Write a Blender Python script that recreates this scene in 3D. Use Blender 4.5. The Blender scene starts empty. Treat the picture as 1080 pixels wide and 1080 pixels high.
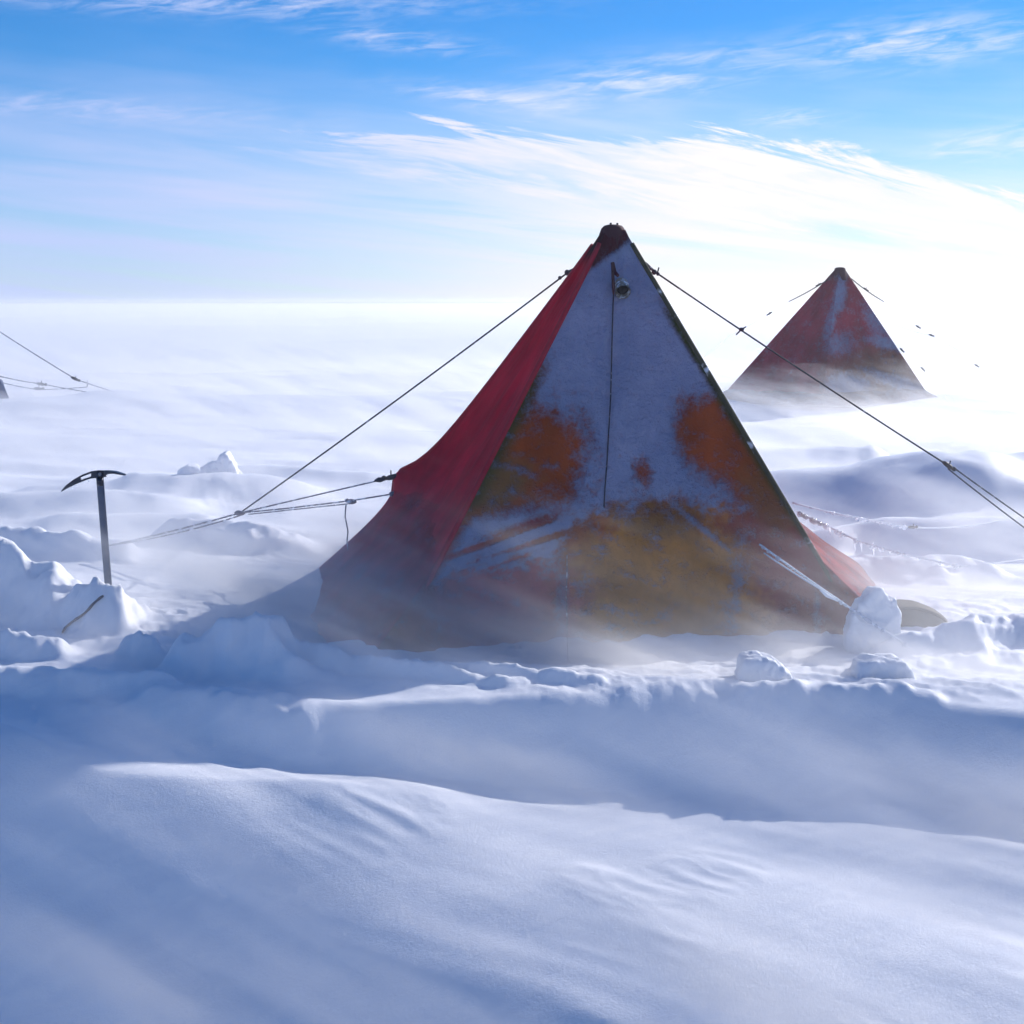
import bpy, bmesh, math, random
import numpy as np
from mathutils import Vector
R = math.radians
random.seed(7)
rng = np.random.default_rng(11)

scene = bpy.context.scene
C = bpy.data.collections.new("scene_collection")
scene.collection.children.link(C)

# ------------------------------------------------------------------ camera
FPX = 540 / math.tan(R(20.0))
CAMZ = 1.95
PITCH = math.atan(222 / FPX)
cp, sp = math.cos(PITCH), math.sin(PITCH)
cam = bpy.data.cameras.new("camera")
cam.sensor_width = 36
cam.lens = 18 / math.tan(R(20.0))
cam.clip_start = 0.05
cam.clip_end = 20000
camo = bpy.data.objects.new("camera", cam)
camo.location = (0, 0, CAMZ)
camo.rotation_euler = (math.pi / 2 - PITCH, 0, 0)
C.objects.link(camo)
scene.camera = camo


def P(px, py, Y):
    """world point seen at photo pixel (px, py), Y metres away"""
    u = (px - 540) / FPX
    v = (540 - py) / FPX
    dy = cp + v * sp
    dz = -sp + v * cp
    t = Y / dy
    return Vector((u * t, Y, CAMZ + dz * t))


def G(px, py, z=0.0):
    """world point on the level z seen at photo pixel"""
    u = (px - 540) / FPX
    v = (540 - py) / FPX
    dy = cp + v * sp
    dz = -sp + v * cp
    t = (z - CAMZ) / dz
    return Vector((u * t, dy * t, z))


def proj(x, y, z):
    """photo pixel of world points (numpy)"""
    d = y * cp - (z - CAMZ) * sp
    v = y * sp + (z - CAMZ) * cp
    return 540 + FPX * x / d, 540 - FPX * v / d


# ------------------------------------------------------------------ noise
def _hash(ix, iy, seed):
    h = (ix.astype(np.int64) * 374761393 + iy.astype(np.int64) * 668265263 + seed * 1442695041) & 0xFFFFFFFF
    h = ((h ^ (h >> 13)) * 1274126177) & 0xFFFFFFFF
    h = h ^ (h >> 16)
    return h


def perlin(x, y, seed=0):
    x = np.asarray(x, float); y = np.asarray(y, float)
    x0 = np.floor(x); y0 = np.floor(y)
    fx = x - x0; fy = y - y0

    def g(ix, iy, dx, dy):
        a = _hash(ix, iy, seed) / 4294967296.0 * 2 * math.pi
        return np.cos(a) * dx + np.sin(a) * dy
    u = fx * fx * fx * (fx * (fx * 6 - 15) + 10)
    v = fy * fy * fy * (fy * (fy * 6 - 15) + 10)
    n00 = g(x0, y0, fx, fy); n10 = g(x0 + 1, y0, fx - 1, fy)
    n01 = g(x0, y0 + 1, fx, fy - 1); n11 = g(x0 + 1, y0 + 1, fx - 1, fy - 1)
    a = n00 + u * (n10 - n00); b = n01 + u * (n11 - n01)
    return 1.45 * (a + v * (b - a))


def fbm(x, y, oct=4, seed=0, gain=0.5):
    s = 0; a = 1.0; t = 0
    for i in range(oct):
        s = s + a * perlin(x * 2 ** i + 17.3 * i, y * 2 ** i - 9.1 * i, seed + i * 13)
        t += a; a *= gain
    return s / t


def ridged(x, y, oct=4, seed=0):
    s = 0; a = 1.0; t = 0
    for i in range(oct):
        s = s + a * (1 - 2 * np.abs(perlin(x * 2 ** i + 5.3 * i, y * 2 ** i + 3.7 * i, seed + i * 7)))
        t += a; a *= 0.5
    return s / t


def ss(a, b, x):
    t = np.clip((x - a) / (b - a), 0, 1)
    return t * t * (3 - 2 * t)


# ------------------------------------------------------------------ terrain height
def _soft(xs, *ys):
    """resample a polyline densely and round its corners"""
    xs = np.array(xs)
    g = np.linspace(xs[0] - 1, xs[-1] + 1, 900)
    k = np.hanning(int(0.9 / (g[1] - g[0])) | 1); k /= k.sum()
    out = [g]
    for y in ys:
        v = np.interp(g, xs, np.array(y))
        n = len(k) // 2
        vp = np.concatenate([np.full(n, v[0]), v, np.full(n, v[-1])])
        out.append(np.convolve(vp, k, "valid"))
    return out


def _line(pts, z):
    w = [G(a, b, z) for a, b in pts]
    return _soft([p.x for p in w], [p.y for p in w])


LIPX, LIPY = _line([(-900, 690), (-300, 715), (0, 735), (180, 748), (330, 752), (500, 743), (640, 738), (700, 731), (860, 735), (1080, 752), (1500, 785), (2300, 800)], -0.02)
def _line3(pts):
    w = [G(a, b, z) for a, b, z in pts]
    return _soft([p.x for p in w], [p.y for p in w], [p.z for p in w])


TOEX, TOEY, TOEZ = _line3([(-900, 780, -.08), (-300, 790, -.09), (0, 800, -.10), (60, 815, -.13), (200, 838, -.24), (300, 848, -.32), (400, 846, -.36), (500, 849, -.38),
                           (640, 857, -.39), (860, 864, -.39), (1080, 878, -.39), (1500, 910, -.39), (2300, 960, -.39)])
CRX, CRY, _z = _line3([(-300, 740, .0), (-100, 752, .0), (0, 775, -.05), (60, 812, -.11), (150, 832, -.18), (250, 843, -.27), (340, 852, -.33), (460, 866, -.38), (600, 885, -.42)])
BX, BY, _z = _line3([(290, 778, -.10), (330, 797, -.16), (380, 820, -.24), (440, 838, -.32), (520, 853, -.38), (640, 862, -.4)])
WD = (0.90, -0.436)     # the wind blows along this


def mound(x, y, cx, cy, rx, ry, h, rot=0.0, p=2.0, steep=1.0, seed=0):
    """a drift: flattened dome, steeper on the side towards -y when steep > 1"""
    dx = x - cx; dy = y - cy
    c, s = math.cos(rot), math.sin(rot)
    a = (dx * c + dy * s) / rx
    b = (-dx * s + dy * c) / ry
    b = np.where(b < 0, b * steep, b)
    k = 0.8 / math.sqrt(rx * ry)
    b = b + 0.28 * perlin(a * 1.7, b * 0.35 + seed, 50 + seed) + 0.10 * perlin(a * 5.1, b * 0.9 + seed, 70 + seed)
    a = a + 0.22 * perlin(x * 2.3 * k, y * 2.3 * k, 90 + seed)
    A = 1 - ss(0.35, 1.0, np.abs(a))
    B = np.where(b < 0, 1 - ss(0.0, 1.0, -b), np.clip(1 - b, 0, 1) ** 1.4)
    near = math.sqrt(rx * ry) < 0.9
    rough = (0.30 * fbm(x * 4.0 * k, y * 5.0 * k, 4, 110 + seed)) if near else 0.0
    return h * A * B * (0.95 + rough)


MOUNDS = []      # px, py of the crest, level, rx, ry, h, rot, steep


def add_mound(px, py, zc, rx, ry, h, rot=0.0, steep=1.0):
    g = P(px, py, (CAMZ - zc) / math.tan(PITCH + math.atan((py - 540) / FPX)))
    MOUNDS.append((g.x, g.y, rx, ry, h, rot, steep, len(MOUNDS)))


add_mound(20, 592, 0.36, 0.75, 0.55, 0.32, -0.30, 1.5)      # big drift at the left edge
add_mound(-70, 585, 0.38, 0.8, 0.6, 0.3, 0.1, 1.4)
add_mound(40, 545, 0.30, 0.9, 0.45, 0.22, -0.2, 1.4)
add_mound(110, 629, 0.22, 0.27, 0.32, 0.24, -0.5, 1.3)      # the axe stands on this
add_mound(150, 680, 0.10, 0.20, 0.20, 0.14, -0.6, 1.5)
add_mound(20, 680, 0.08, 0.40, 0.22, 0.13, -0.1, 1.5)
add_mound(240, 676, 0.17, 0.44, 0.42, 0.20, -0.10, 1.6)     # dark rounded drift left of the tent
add_mound(285, 700, 0.06, 0.40, 0.3, 0.12, -0.4, 1.4)
add_mound(235, 735, 0.06, 0.60, 0.3, 0.09, -0.25, 1.5)
add_mound(70, 718, 0.05, 0.8, 0.28, 0.11, -0.12, 1.5)
add_mound(60, 512, 0.25, 2.2, 0.9, 0.20, -0.12, 1.5)        # drifts behind the axe
add_mound(210, 505, 0.18, 1.9, 1.0, 0.22, -0.15, 1.4)
add_mound(150, 540, 0.15, 1.4, 0.7, 0.16, -0.15, 1.4)
add_mound(250, 560, 0.12, 1.0, 0.6, 0.2, -0.35, 1.4)
add_mound(320, 488, 0.2, 1.6, 0.8, 0.16, -0.15, 1.3)
add_mound(960, 508, 0.30, 3.2, 1.6, 0.42, 0.05, 1.4)        # the blue swell behind the tent at the right
add_mound(1120, 512, 0.38, 2.2, 1.6, 0.42, 0.0, 1.4)
add_mound(1010, 556, 0.2, 1.9, 0.8, 0.30, 0.08, 1.6)
add_mound(930, 600, 0.05, 1.0, 0.6, 0.16, 0.1, 1.5)
add_mound(850, 474, 0.2, 1.6, 0.9, 0.25, 0.1, 1.3)
add_mound(1050, 660, 0.1, 0.85, 0.40, 0.17, 0.12, 1.2)      # right of the tent
add_mound(806, 733, 0.0, 0.30, 0.2, 0.05, 0.0, 1.2)
add_mound(920, 735, 0.0, 0.42, 0.22, 0.06, 0.0, 1.2)
add_mound(1000, 690, 0.03, 0.6, 0.25, 0.06, 0.12, 1.2)
add_mound(400, 703, 0.06, 0.95, 0.13, 0.10, -0.36, 1.5)     # sharp little sastrugi in front of the tent
add_mound(500, 707, 0.05, 0.8, 0.11, 0.07, -0.30, 1.5)
add_mound(270, 421, 0.20, 5.5, 2.6, 0.16, -0.1, 1.3)        # far swells
add_mound(60, 425, 0.2, 6.0, 2.2, 0.12, -0.1, 1.2)
add_mound(870, 420, 0.12, 8.5, 3.6, 0.16, 0.0, 1.0)
add_mound(560, 450, 0.18, 5.0, 2.0, 0.10, 0.0, 1.2)


def height(x, y):
    x = np.asarray(x, float); y = np.asarray(y, float)
    r = np.sqrt(x * x + y * y)
    a = x * WD[0] + y * WD[1]          # along the wind
    b = -x * WD[1] + y * WD[0]         # across it
    near = 1 - ss(9, 16, r)
    # plain: long low sastrugi
    far = 0.10 * fbm(a * 0.10, b * 0.33, 3, 3) + 0.030 * ridged(a * 0.16 + 3, b * 0.55, 2, 8) * ss(8, 14, r)
    far = far + 0.022 * fbm(a * 0.7, b * 1.7, 3, 31) * ss(8, 14, r) * (1 - ss(40, 90, r))
    far = far + ss(14, 60, r) * 0.16 * fbm(x * 0.045, y * 0.035, 3, 21)
    far = far + ss(13, 20, r) * (0.15 * ridged(x * 0.06, y * 0.30, 2, 23) * ss(-0.1, 0.35, fbm(x * 0.06, y * 0.12, 2, 24)) + 0.035 * fbm(x * 0.2, y * 0.9, 3, 25) * (1 - ss(50, 120, r)))
    top = far * (1 - near * 0.55) + 0.02 * near * fbm(a * 1.1, b * 2.4, 3, 5)
    # wind-packed crust in front of the tent
    crust = ss(6.6, 7.0, y) * (1 - ss(8.6, 9.6, y)) * ss(-1.2, 0.3, x)
    top = top + crust * (0.026 * ridged(a * 1.8, b * 4.2, 4, 41) + 0.020 * ridged(x * 5.1, y * 6.3, 4, 47))
    bot = np.interp(x, TOEX, TOEZ) - 0.12 * np.clip(5.9 - y, -0.3, 5) - 0.062 * np.clip(5.75 - y, 0, 5) ** 2
    lowl = 0.50 + 0.95 * ss(0.9, -1.2, x) * ss(5.9, 5.0, y)       # deeper troughs at the lower left
    wx = 0.35 * fbm(x * 0.5, y * 0.5, 2, 60)
    bot = bot + lowl * (0.085 * fbm(a * 0.20 + wx, b * 0.95 + wx, 2, 61) + 0.045 * fbm(a * 0.34 + 2, b * 2.0 + wx, 2, 62)
                        + 0.020 * ridged(a * 0.5, b * 3.4 + wx, 2, 67) * ss(-0.1, 0.3, fbm(x * 0.6, y * 0.8, 2, 68)))
    bot = bot + 0.003 * fbm(a * 2, b * 5, 3, 71) + 0.010 * ridged(a * 1.6, b * 5, 3, 72) * ss(0.15, 0.4, fbm(x * 0.9, y * 1.3, 2, 73))
    bot = bot - 0.33 * np.log1p(np.exp((0.0 - x) * 2.2)) / 2.2 * ss(6.2, 4.7, y)
    lip = np.interp(x, LIPX, LIPY) + 0.05 * fbm(x * 1.3, y * 0.6, 3, 77)
    toe = np.interp(x, TOEX, TOEY) + 0.02 * fbm(x * 0.9 + 5, y * 0.3, 2, 79)
    t = np.clip((lip - y) / (lip - toe), 0, 1)
    prof = 0.20 * t + 0.80 * ss(0, 0.80, t)
    z = top + (bot - top) * prof
    # a crest that runs down to the lower right, and its smaller branch
    c1 = np.interp(x, CRX, CRY)
    d = y - c1
    w = ss(-3.2, -2.2, x) * (1 - ss(-0.9, 0.2, x))
    z = z + w * 0.07 * np.exp(-np.where(d > 0, d / 0.16, -d / 0.5) ** 1.3)
    c2 = np.interp(x, BX, BY)
    d = y - c2
    w2 = ss(-1.6, -0.5, x) * (1 - ss(-0.4, 0.4, x))
    z = z + w2 * 0.05 * np.exp(-np.where(d > 0, d / 0.20, -d / 0.30) ** 1.6)
    for m in MOUNDS:
        mx, my, rx, ry, h, rot, st, k = m
        R_ = 1.5 * max(rx, ry)
        sel = (np.abs(x - mx) < R_) & (np.abs(y - my) < R_)
        if np.any(sel):
            if x.ndim == 0:
                z = z + mound(x, y, mx, my, rx, ry, h, rot, 2.0, st, k)
            else:
                z[sel] += mound(x[sel], y[sel], mx, my, rx, ry, h, rot, 2.0, st, k)
    # broken, wind-torn snow round the axe and the left drifts
    brk = np.exp(-((x + 2.2) / 1.3) ** 2 - ((y - 8.3) / 1.2) ** 2)
    patch = ss(-0.05, 0.35, fbm(x * 0.9, y * 0.9, 3, 105))
    z = z + brk * (0.045 * ridged(x * 2.3, y * 2.7, 4, 101) + 0.035 * patch * ridged(x * 5.5 + 0.6 * fbm(x * 4, y * 4, 2, 106), y * 6.5, 4, 103))
    # wind chips on the old snow behind the step
    chip = ss(6.5, 7.2, y) * (1 - ss(13, 20, r))
    z = z + chip * 0.016 * ss(0.05, 0.4, fbm(x * 0.7 + 4, y * 0.7, 3, 107)) * ridged(a * 3.0, b * 6.5, 3, 108)
    # the gust has dug out the tent's windward corner
    z = z - 0.20 * np.exp(-((x + 1.25) / 0.42) ** 2 - ((y - 8.75) / 0.75) ** 2)
    # the scoop the wind has cut along the tent's front
    z = z - 0.07 * ss(-1.2, -0.4, x) * (1 - ss(2.2, 3.0, x)) * np.exp(-((y - 7.75) / 0.42) ** 2)
    return z


def hz(x, y):
    return float(height(np.array([x]), np.array([y]))[0])


# ------------------------------------------------------------------ mesh helpers
def tag(o, label=None, cat=None, group=None, kind=None):
    if label: o["label"] = label
    if cat: o["category"] = cat
    if group: o["group"] = group
    if kind: o["kind"] = kind
    return o


def empty(name, loc=(0, 0, 0)):
    o = bpy.data.objects.new(name, None)
    o.location = loc
    o.empty_display_size = 0.2
    C.objects.link(o)
    return o


def np_mesh(name, verts, faces, mat, smooth=True):
    """verts (n,3) array, faces (m,4) array of quads"""
    me = bpy.data.meshes.new(name)
    n, m = len(verts), len(faces)
    k = faces.shape[1]
    me.vertices.add(n)
    me.vertices.foreach_set("co", np.ascontiguousarray(verts, dtype=np.float32).ravel())
    me.loops.add(m * k)
    me.loops.foreach_set("vertex_index", np.ascontiguousarray(faces, dtype=np.int32).ravel())
    me.polygons.add(m)
    me.polygons.foreach_set("loop_start", np.arange(0, m * k, k, dtype=np.int32))
    me.polygons.foreach_set("use_smooth", np.full(m, smooth, dtype=bool))
    me.update(calc_edges=True)
    me.validate()
    if mat: me.materials.append(mat)
    return me


def link(name, me, parent=None, offset=None):
    o = bpy.data.objects.new(name, me)
    C.objects.link(o)
    if parent is not None:
        o.parent = parent
        # meshes are authored in world space: shift the part back by its thing's place
        w = Vector((0, 0, 0)); q = parent
        while q is not None:
            w += q.location; q = q.parent
        o.location = -w
    return o


def grid_faces(nr, nc, wrap=False):
    i = np.arange(nr - 1)[:, None]
    j = np.arange(nc if wrap else nc - 1)[None, :]
    j2 = (j + 1) % nc
    a = i * nc + j; b = i * nc + j2; c = (i + 1) * nc + j2; d = (i + 1) * nc + j
    return np.stack([a, b, c, d], -1).reshape(-1, 4)


class MB:
    """collects shapes into one mesh"""
    def __init__(self):
        self.v = []; self.f = []

    def add(self, v, f):
        o = len(self.v)
        self.v += [tuple(p) for p in v]
        self.f += [tuple(i + o for i in q) for q in f]

    def tube(self, pts, r, n=8, cap=True):
        pts = [Vector(p) for p in pts]
        rr = r if isinstance(r, (list, tuple)) else [r] * len(pts)
        ref = Vector((0.13, 0.31, 0.94))
        rings = []
        for i, p in enumerate(pts):
            t = (pts[min(i + 1, len(pts) - 1)] - pts[max(i - 1, 0)]).normalized()
            if abs(t.dot(ref)) > 0.97: ref = Vector((0.9, 0.2, 0.1))
            a = t.cross(ref).normalized(); b = t.cross(a)
            rings.append([p + (a * math.cos(2 * math.pi * k / n) + b * math.sin(2 * math.pi * k / n)) * rr[i] for k in range(n)])
        v = [q for ring in rings for q in ring]
        f = []
        for i in range(len(pts) - 1):
            for k in range(n):
                k2 = (k + 1) % n
                f.append((i * n + k, i * n + k2, (i + 1) * n + k2, (i + 1) * n + k))
        if cap:
            f.append(tuple(range(n))[::-1]); f.append(tuple((len(pts) - 1) * n + k for k in range(n)))
        self.add(v, f)

    def ball(self, c, r, sx=1, sy=1, sz=1, n=10, m=7):
        c = Vector(c); v = []; f = []
        for i in range(m + 1):
            th = math.pi * i / m
            for k in range(n):
                ph = 2 * math.pi * k / n
                v.append((c.x + r * sx * math.sin(th) * math.cos(ph), c.y + r * sy * math.sin(th) * math.sin(ph), c.z + r * sz * math.cos(th)))
        for i in range(m):
            for k in range(n):
                k2 = (k + 1) % n
                f.append((i * n + k, (i + 1) * n + k, (i + 1) * n + k2, i * n + k2))
        self.add(v, f)

    def build(self, name, mat, parent=None, smooth=True, bevel=0.0):
        me = bpy.data.meshes.new(name)
        me.from_pydata([tuple(p) for p in self.v], [], self.f)
        bm = bmesh.new(); bm.from_mesh(me)
        bmesh.ops.remove_doubles(bm, verts=bm.verts, dist=1e-5)
        bmesh.ops.recalc_face_normals(bm, faces=bm.faces)
        bm.to_mesh(me); bm.free()
        for p in me.polygons: p.use_smooth = smooth
        me.materials.append(mat)
        o = link(name, me, parent)
        if bevel:
            b = o.modifiers.new("bevel", "BEVEL"); b.width = bevel; b.segments = 2; b.limit_method = "ANGLE"
        return o


def rope_points(a, b, sag=0.0, n=14):
    a, b = Vector(a), Vector(b)
    out = []
    for i in range(n + 1):
        t = i / n
        p = a.lerp(b, t)
        p.z -= sag * 4 * t * (1 - t)
        out.append(p)
    return out


# ------------------------------------------------------------------ material helpers
def new_mat(name):
    m = bpy.data.materials.new(name)
    m.use_nodes = True
    nt = m.node_tree
    for n in list(nt.nodes): nt.nodes.remove(n)
    return m, nt


class NB:
    """short hand for building node trees"""
    def __init__(self, nt): self.nt = nt

    def n(self, typ, **kw):
        nd = self.nt.nodes.new(typ)
        for k, v in kw.items(): setattr(nd, k, v)
        return nd

    def put(self, sock, v):
        if isinstance(v, bpy.types.NodeSocket): self.nt.links.new(v, sock)
        elif isinstance(v, bpy.types.Node): self.nt.links.new(v.outputs[0], sock)
        else:
            if isinstance(v, (tuple, list)) and len(v) == 3 and sock.type == "RGBA": v = (*v, 1)
            sock.default_value = v

    def m(self, op, a, b=0.0, c=None, clamp=False):
        nd = self.n("ShaderNodeMath", operation=op, use_clamp=clamp)
        self.put(nd.inputs[0], a); self.put(nd.inputs[1], b)
        if c is not None: self.put(nd.inputs[2], c)
        return nd.outputs[0]

    def ss(self, a, b, x):
        nd = self.n("ShaderNodeMapRange", interpolation_type="SMOOTHSTEP")
        self.put(nd.inputs["Value"], x); self.put(nd.inputs["From Min"], a); self.put(nd.inputs["From Max"], b)
        return nd.outputs["Result"]

    def lin(self, a, b, c, d, x):
        nd = self.n("ShaderNodeMapRange")
        for k, v in zip(("Value", "From Min", "From Max", "To Min", "To Max"), (x, a, b, c, d)): self.put(nd.inputs[k], v)
        return nd.outputs["Result"]

    def noise(self, vec, scale=1.0, detail=3.0, rough=0.5, dist=0.0):
        nd = self.n("ShaderNodeTexNoise")
        self.put(nd.inputs["Vector"], vec)
        nd.inputs["Scale"].default_value = scale; nd.inputs["Detail"].default_value = detail
        nd.inputs["Roughness"].default_value = rough; nd.inputs["Distortion"].default_value = dist
        return nd.outputs["Fac"]

    def xyz(self, x, y, z):
        nd = self.n("ShaderNodeCombineXYZ")
        for s, v in zip(nd.inputs, (x, y, z)): self.put(s, v)
        return nd.outputs[0]

    def sep(self, v):
        nd = self.n("ShaderNodeSeparateXYZ"); self.put(nd.inputs[0], v)
        return nd.outputs[0], nd.outputs[1], nd.outputs[2]

    def mix(self, f, a, b):
        nd = self.n("ShaderNodeMix", data_type="RGBA")
        self.put(nd.inputs["Factor"], f); self.put(nd.inputs["A"], a) if False else None
        self.put(nd.inputs[6], a); self.put(nd.inputs[7], b)
        return nd.outputs[2]

    def mapping(self, vec, scale=(1, 1, 1), rot=(0, 0, 0), loc=(0, 0, 0)):
        nd = self.n("ShaderNodeMapping")
        self.put(nd.inputs["Vector"], vec)
        nd.inputs["Scale"].default_value = scale; nd.inputs["Rotation"].default_value = rot; nd.inputs["Location"].default_value = loc
        return nd.outputs[0]

    def bump(self, h, strength, dist, normal=None):
        nd = self.n("ShaderNodeBump")
        nd.inputs["Strength"].default_value = strength; nd.inputs["Distance"].default_value = dist
        self.put(nd.inputs["Height"], h)
        if normal is not None: self.put(nd.inputs["Normal"], normal)
        return nd.outputs[0]


def snow_mat(name, crust=1.0):
    m, nt = new_mat(name); b = NB(nt)
    pos = b.n("ShaderNodeNewGeometry").outputs["Position"]
    st = b.mapping(pos, (1, 1, 1), (0, 0, R(-26)))
    stx = b.mapping(st, (1.2, 5.0, 3.0))
    n1 = b.noise(stx, 2.2, 5, 0.6, 0.4)
    n2 = b.noise(pos, 75, 3, 0.7)
    n3 = b.noise(pos, 7, 4, 0.6)
    bs = b.n("ShaderNodeBsdfPrincipled")
    col = b.mix(b.ss(0.35, 0.7, n1), (0.83, 0.85, 0.89), (0.89, 0.90, 0.92))
    b.put(bs.inputs["Base Color"], col)
    bs.inputs["Roughness"].default_value = 0.55
    bs.inputs["Specular IOR Level"].default_value = 0.35
    nn = b.bump(n1, 0.12 * crust, 0.02)
    nn = b.bump(n3, 0.22 * crust, 0.012, nn)
    nn = b.bump(n2, 0.40 * crust, 0.004, nn)
    b.put(bs.inputs["Normal"], nn)
    out = b.n("ShaderNodeOutputMaterial"); b.put(out.inputs["Surface"], bs)
    return m


def plain_mat(name, col, rough=0.6, metal=0.0, frost=0.0, var=0.25, scale=30, frost_scale=40):
    m, nt = new_mat(name); b = NB(nt)
    pos = b.n("ShaderNodeNewGeometry").outputs["Position"]
    n = b.noise(pos, scale, 4, 0.6)
    c = b.mix(n, tuple(x * (1 - var) for x in col), tuple(min(1, x * (1 + var)) for x in col))
    if frost:
        fn = b.noise(pos, frost_scale, 3, 0.6)
        c = b.mix(b.ss(1 - frost - 0.08, 1 - frost + 0.08, fn), c, (0.82, 0.85, 0.9))
    bs = b.n("ShaderNodeBsdfPrincipled")
    b.put(bs.inputs["Base Color"], c)
    bs.inputs["Roughness"].default_value = rough; bs.inputs["Metallic"].default_value = metal
    b.put(bs.inputs["Normal"], b.bump(n, 0.3, 0.002))
    out = b.n("ShaderNodeOutputMaterial"); b.put(out.inputs["Surface"], bs)
    return m


def fabric_mat(name, trans=0.25):
    """canvas with rime: colour and ice cover are stored on the mesh, weave and frost grain are procedural"""
    m, nt = new_mat(name); b = NB(nt)
    pos = b.n("ShaderNodeNewGeometry").outputs["Position"]
    cloth = b.n("ShaderNodeAttribute", attribute_name="cloth").outputs["Color"]
    ice = b.n("ShaderNodeAttribute", attribute_name="ice").outputs["Fac"]
    g1 = b.noise(pos, 14, 5, 0.7)
    g2 = b.noise(pos, 55, 4, 0.75)
    g3 = b.noise(b.mapping(pos, (1, 1, 0.5)), 3.5, 4, 0.6)
    grain = b.m("ADD", b.m("MULTIPLY", b.m("SUBTRACT", g1, 0.5), 0.95), b.m("MULTIPLY", b.m("SUBTRACT", g2, 0.5), 0.95))
    cov = b.ss(0.04, 0.96, b.m("ADD", ice, grain))
    dirt = b.lin(0.3, 0.75, 0.65, 1.25, g3)
    cl = b.n("ShaderNodeMix", data_type="RGBA", blend_type="MULTIPLY")
    cl.inputs[0].default_value = 1.0
    b.put(cl.inputs[6], cloth); b.put(cl.inputs[7], b.xyz(dirt, dirt, dirt))
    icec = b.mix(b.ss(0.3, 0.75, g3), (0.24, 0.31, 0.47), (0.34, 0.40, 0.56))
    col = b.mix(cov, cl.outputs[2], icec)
    bs = b.n("ShaderNodeBsdfPrincipled")
    b.put(bs.inputs["Base Color"], col)
    bs.inputs["Roughness"].default_value = 0.75
    bs.inputs["Specular IOR Level"].default_value = 0.10
    nn = b.bump(b.m("MULTIPLY", cov, b.lin(0.3, 0.7, 0.5, 1.2, g1)), 0.7, 0.022)
    nn = b.bump(g2, 0.35, 0.006, nn)
    nn = b.bump(g1, 0.35, 0.016, nn)
    b.put(bs.inputs["Normal"], nn)
    tr = b.n("ShaderNodeBsdfTranslucent"); b.put(tr.inputs["Color"], col); b.put(tr.inputs["Normal"], nn)
    mx = b.n("ShaderNodeMixShader"); mx.inputs[0].default_value = trans
    b.put(mx.inputs[1], bs); b.put(mx.inputs[2], tr)
    out = b.n("ShaderNodeOutputMaterial"); b.put(out.inputs["Surface"], mx)
    return m


M = {
    "snow": snow_mat("snow"),
    "lump": snow_mat("snow_lump", 1.6),
    "canvas": fabric_mat("canvas", 0.22),
    "skirt": fabric_mat("skirt_canvas", 0.42),
    "rope": plain_mat("rope", (0.03, 0.035, 0.05), 0.8, frost=0.30, frost_scale=25),
    "rope_icy": plain_mat("icy_rope", (0.14, 0.14, 0.17), 0.6, frost=0.72, frost_scale=14),
    "rope_grey": plain_mat("grey_rope", (0.16, 0.15, 0.19), 0.8, frost=0.42, frost_scale=25),
    "black": plain_mat("black_plastic", (0.02, 0.02, 0.025), 0.5),
    "steel": plain_mat("dark_steel", (0.035, 0.04, 0.055), 0.35, 0.6, var=0.4),
    "alu": plain_mat("blue_grey_shaft", (0.05, 0.075, 0.13), 0.35, 0.35, frost=0.10, frost_scale=12),
    "sleeve": plain_mat("dark_sleeve", (0.06, 0.055, 0.03), 0.9, frost=0.34, frost_scale=7),
    "sleeve_red": plain_mat("red_sleeve", (0.36, 0.012, 0.03), 0.9, frost=0.06, frost_scale=7),
    "vent": plain_mat("pale_vent_fabric", (0.33, 0.27, 0.2), 0.8, frost=0.45),
    "dark": plain_mat("vent_mouth_shade", (0.012, 0.012, 0.015), 0.8),
    "maroon": plain_mat("maroon_webbing", (0.055, 0.014, 0.02), 0.9),
    "bag": plain_mat("khaki_cloth", (0.085, 0.072, 0.045), 0.85, frost=0.28, frost_scale=3, scale=9),
    "tape": plain_mat("leash_tape", (0.075, 0.06, 0.075), 0.8, frost=0.22, frost_scale=14),
}
m, nt = new_mat("ice"); b = NB(nt)
bs = b.n("ShaderNodeBsdfPrincipled")
bs.inputs["Base Color"].default_value = (0.88, 0.92, 0.98, 1); bs.inputs["Roughness"].default_value = 0.18
bs.inputs["Specular IOR Level"].default_value = 0.7
tr = b.n("ShaderNodeBsdfTranslucent"); tr.inputs["Color"].default_value = (0.9, 0.93, 1, 1)
mx = b.n("ShaderNodeMixShader"); mx.inputs[0].default_value = 0.75
b.put(mx.inputs[1], bs); b.put(mx.inputs[2], tr)
tp = b.n("ShaderNodeBsdfTransparent"); tp.inputs["Color"].default_value = (0.96, 0.98, 1, 1)
mx2 = b.n("ShaderNodeMixShader"); mx2.inputs[0].default_value = 0.42
b.put(mx2.inputs[1], mx); b.put(mx2.inputs[2], tp)
out = b.n("ShaderNodeOutputMaterial"); b.put(out.inputs["Surface"], mx2)
M["ice"] = m

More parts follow.
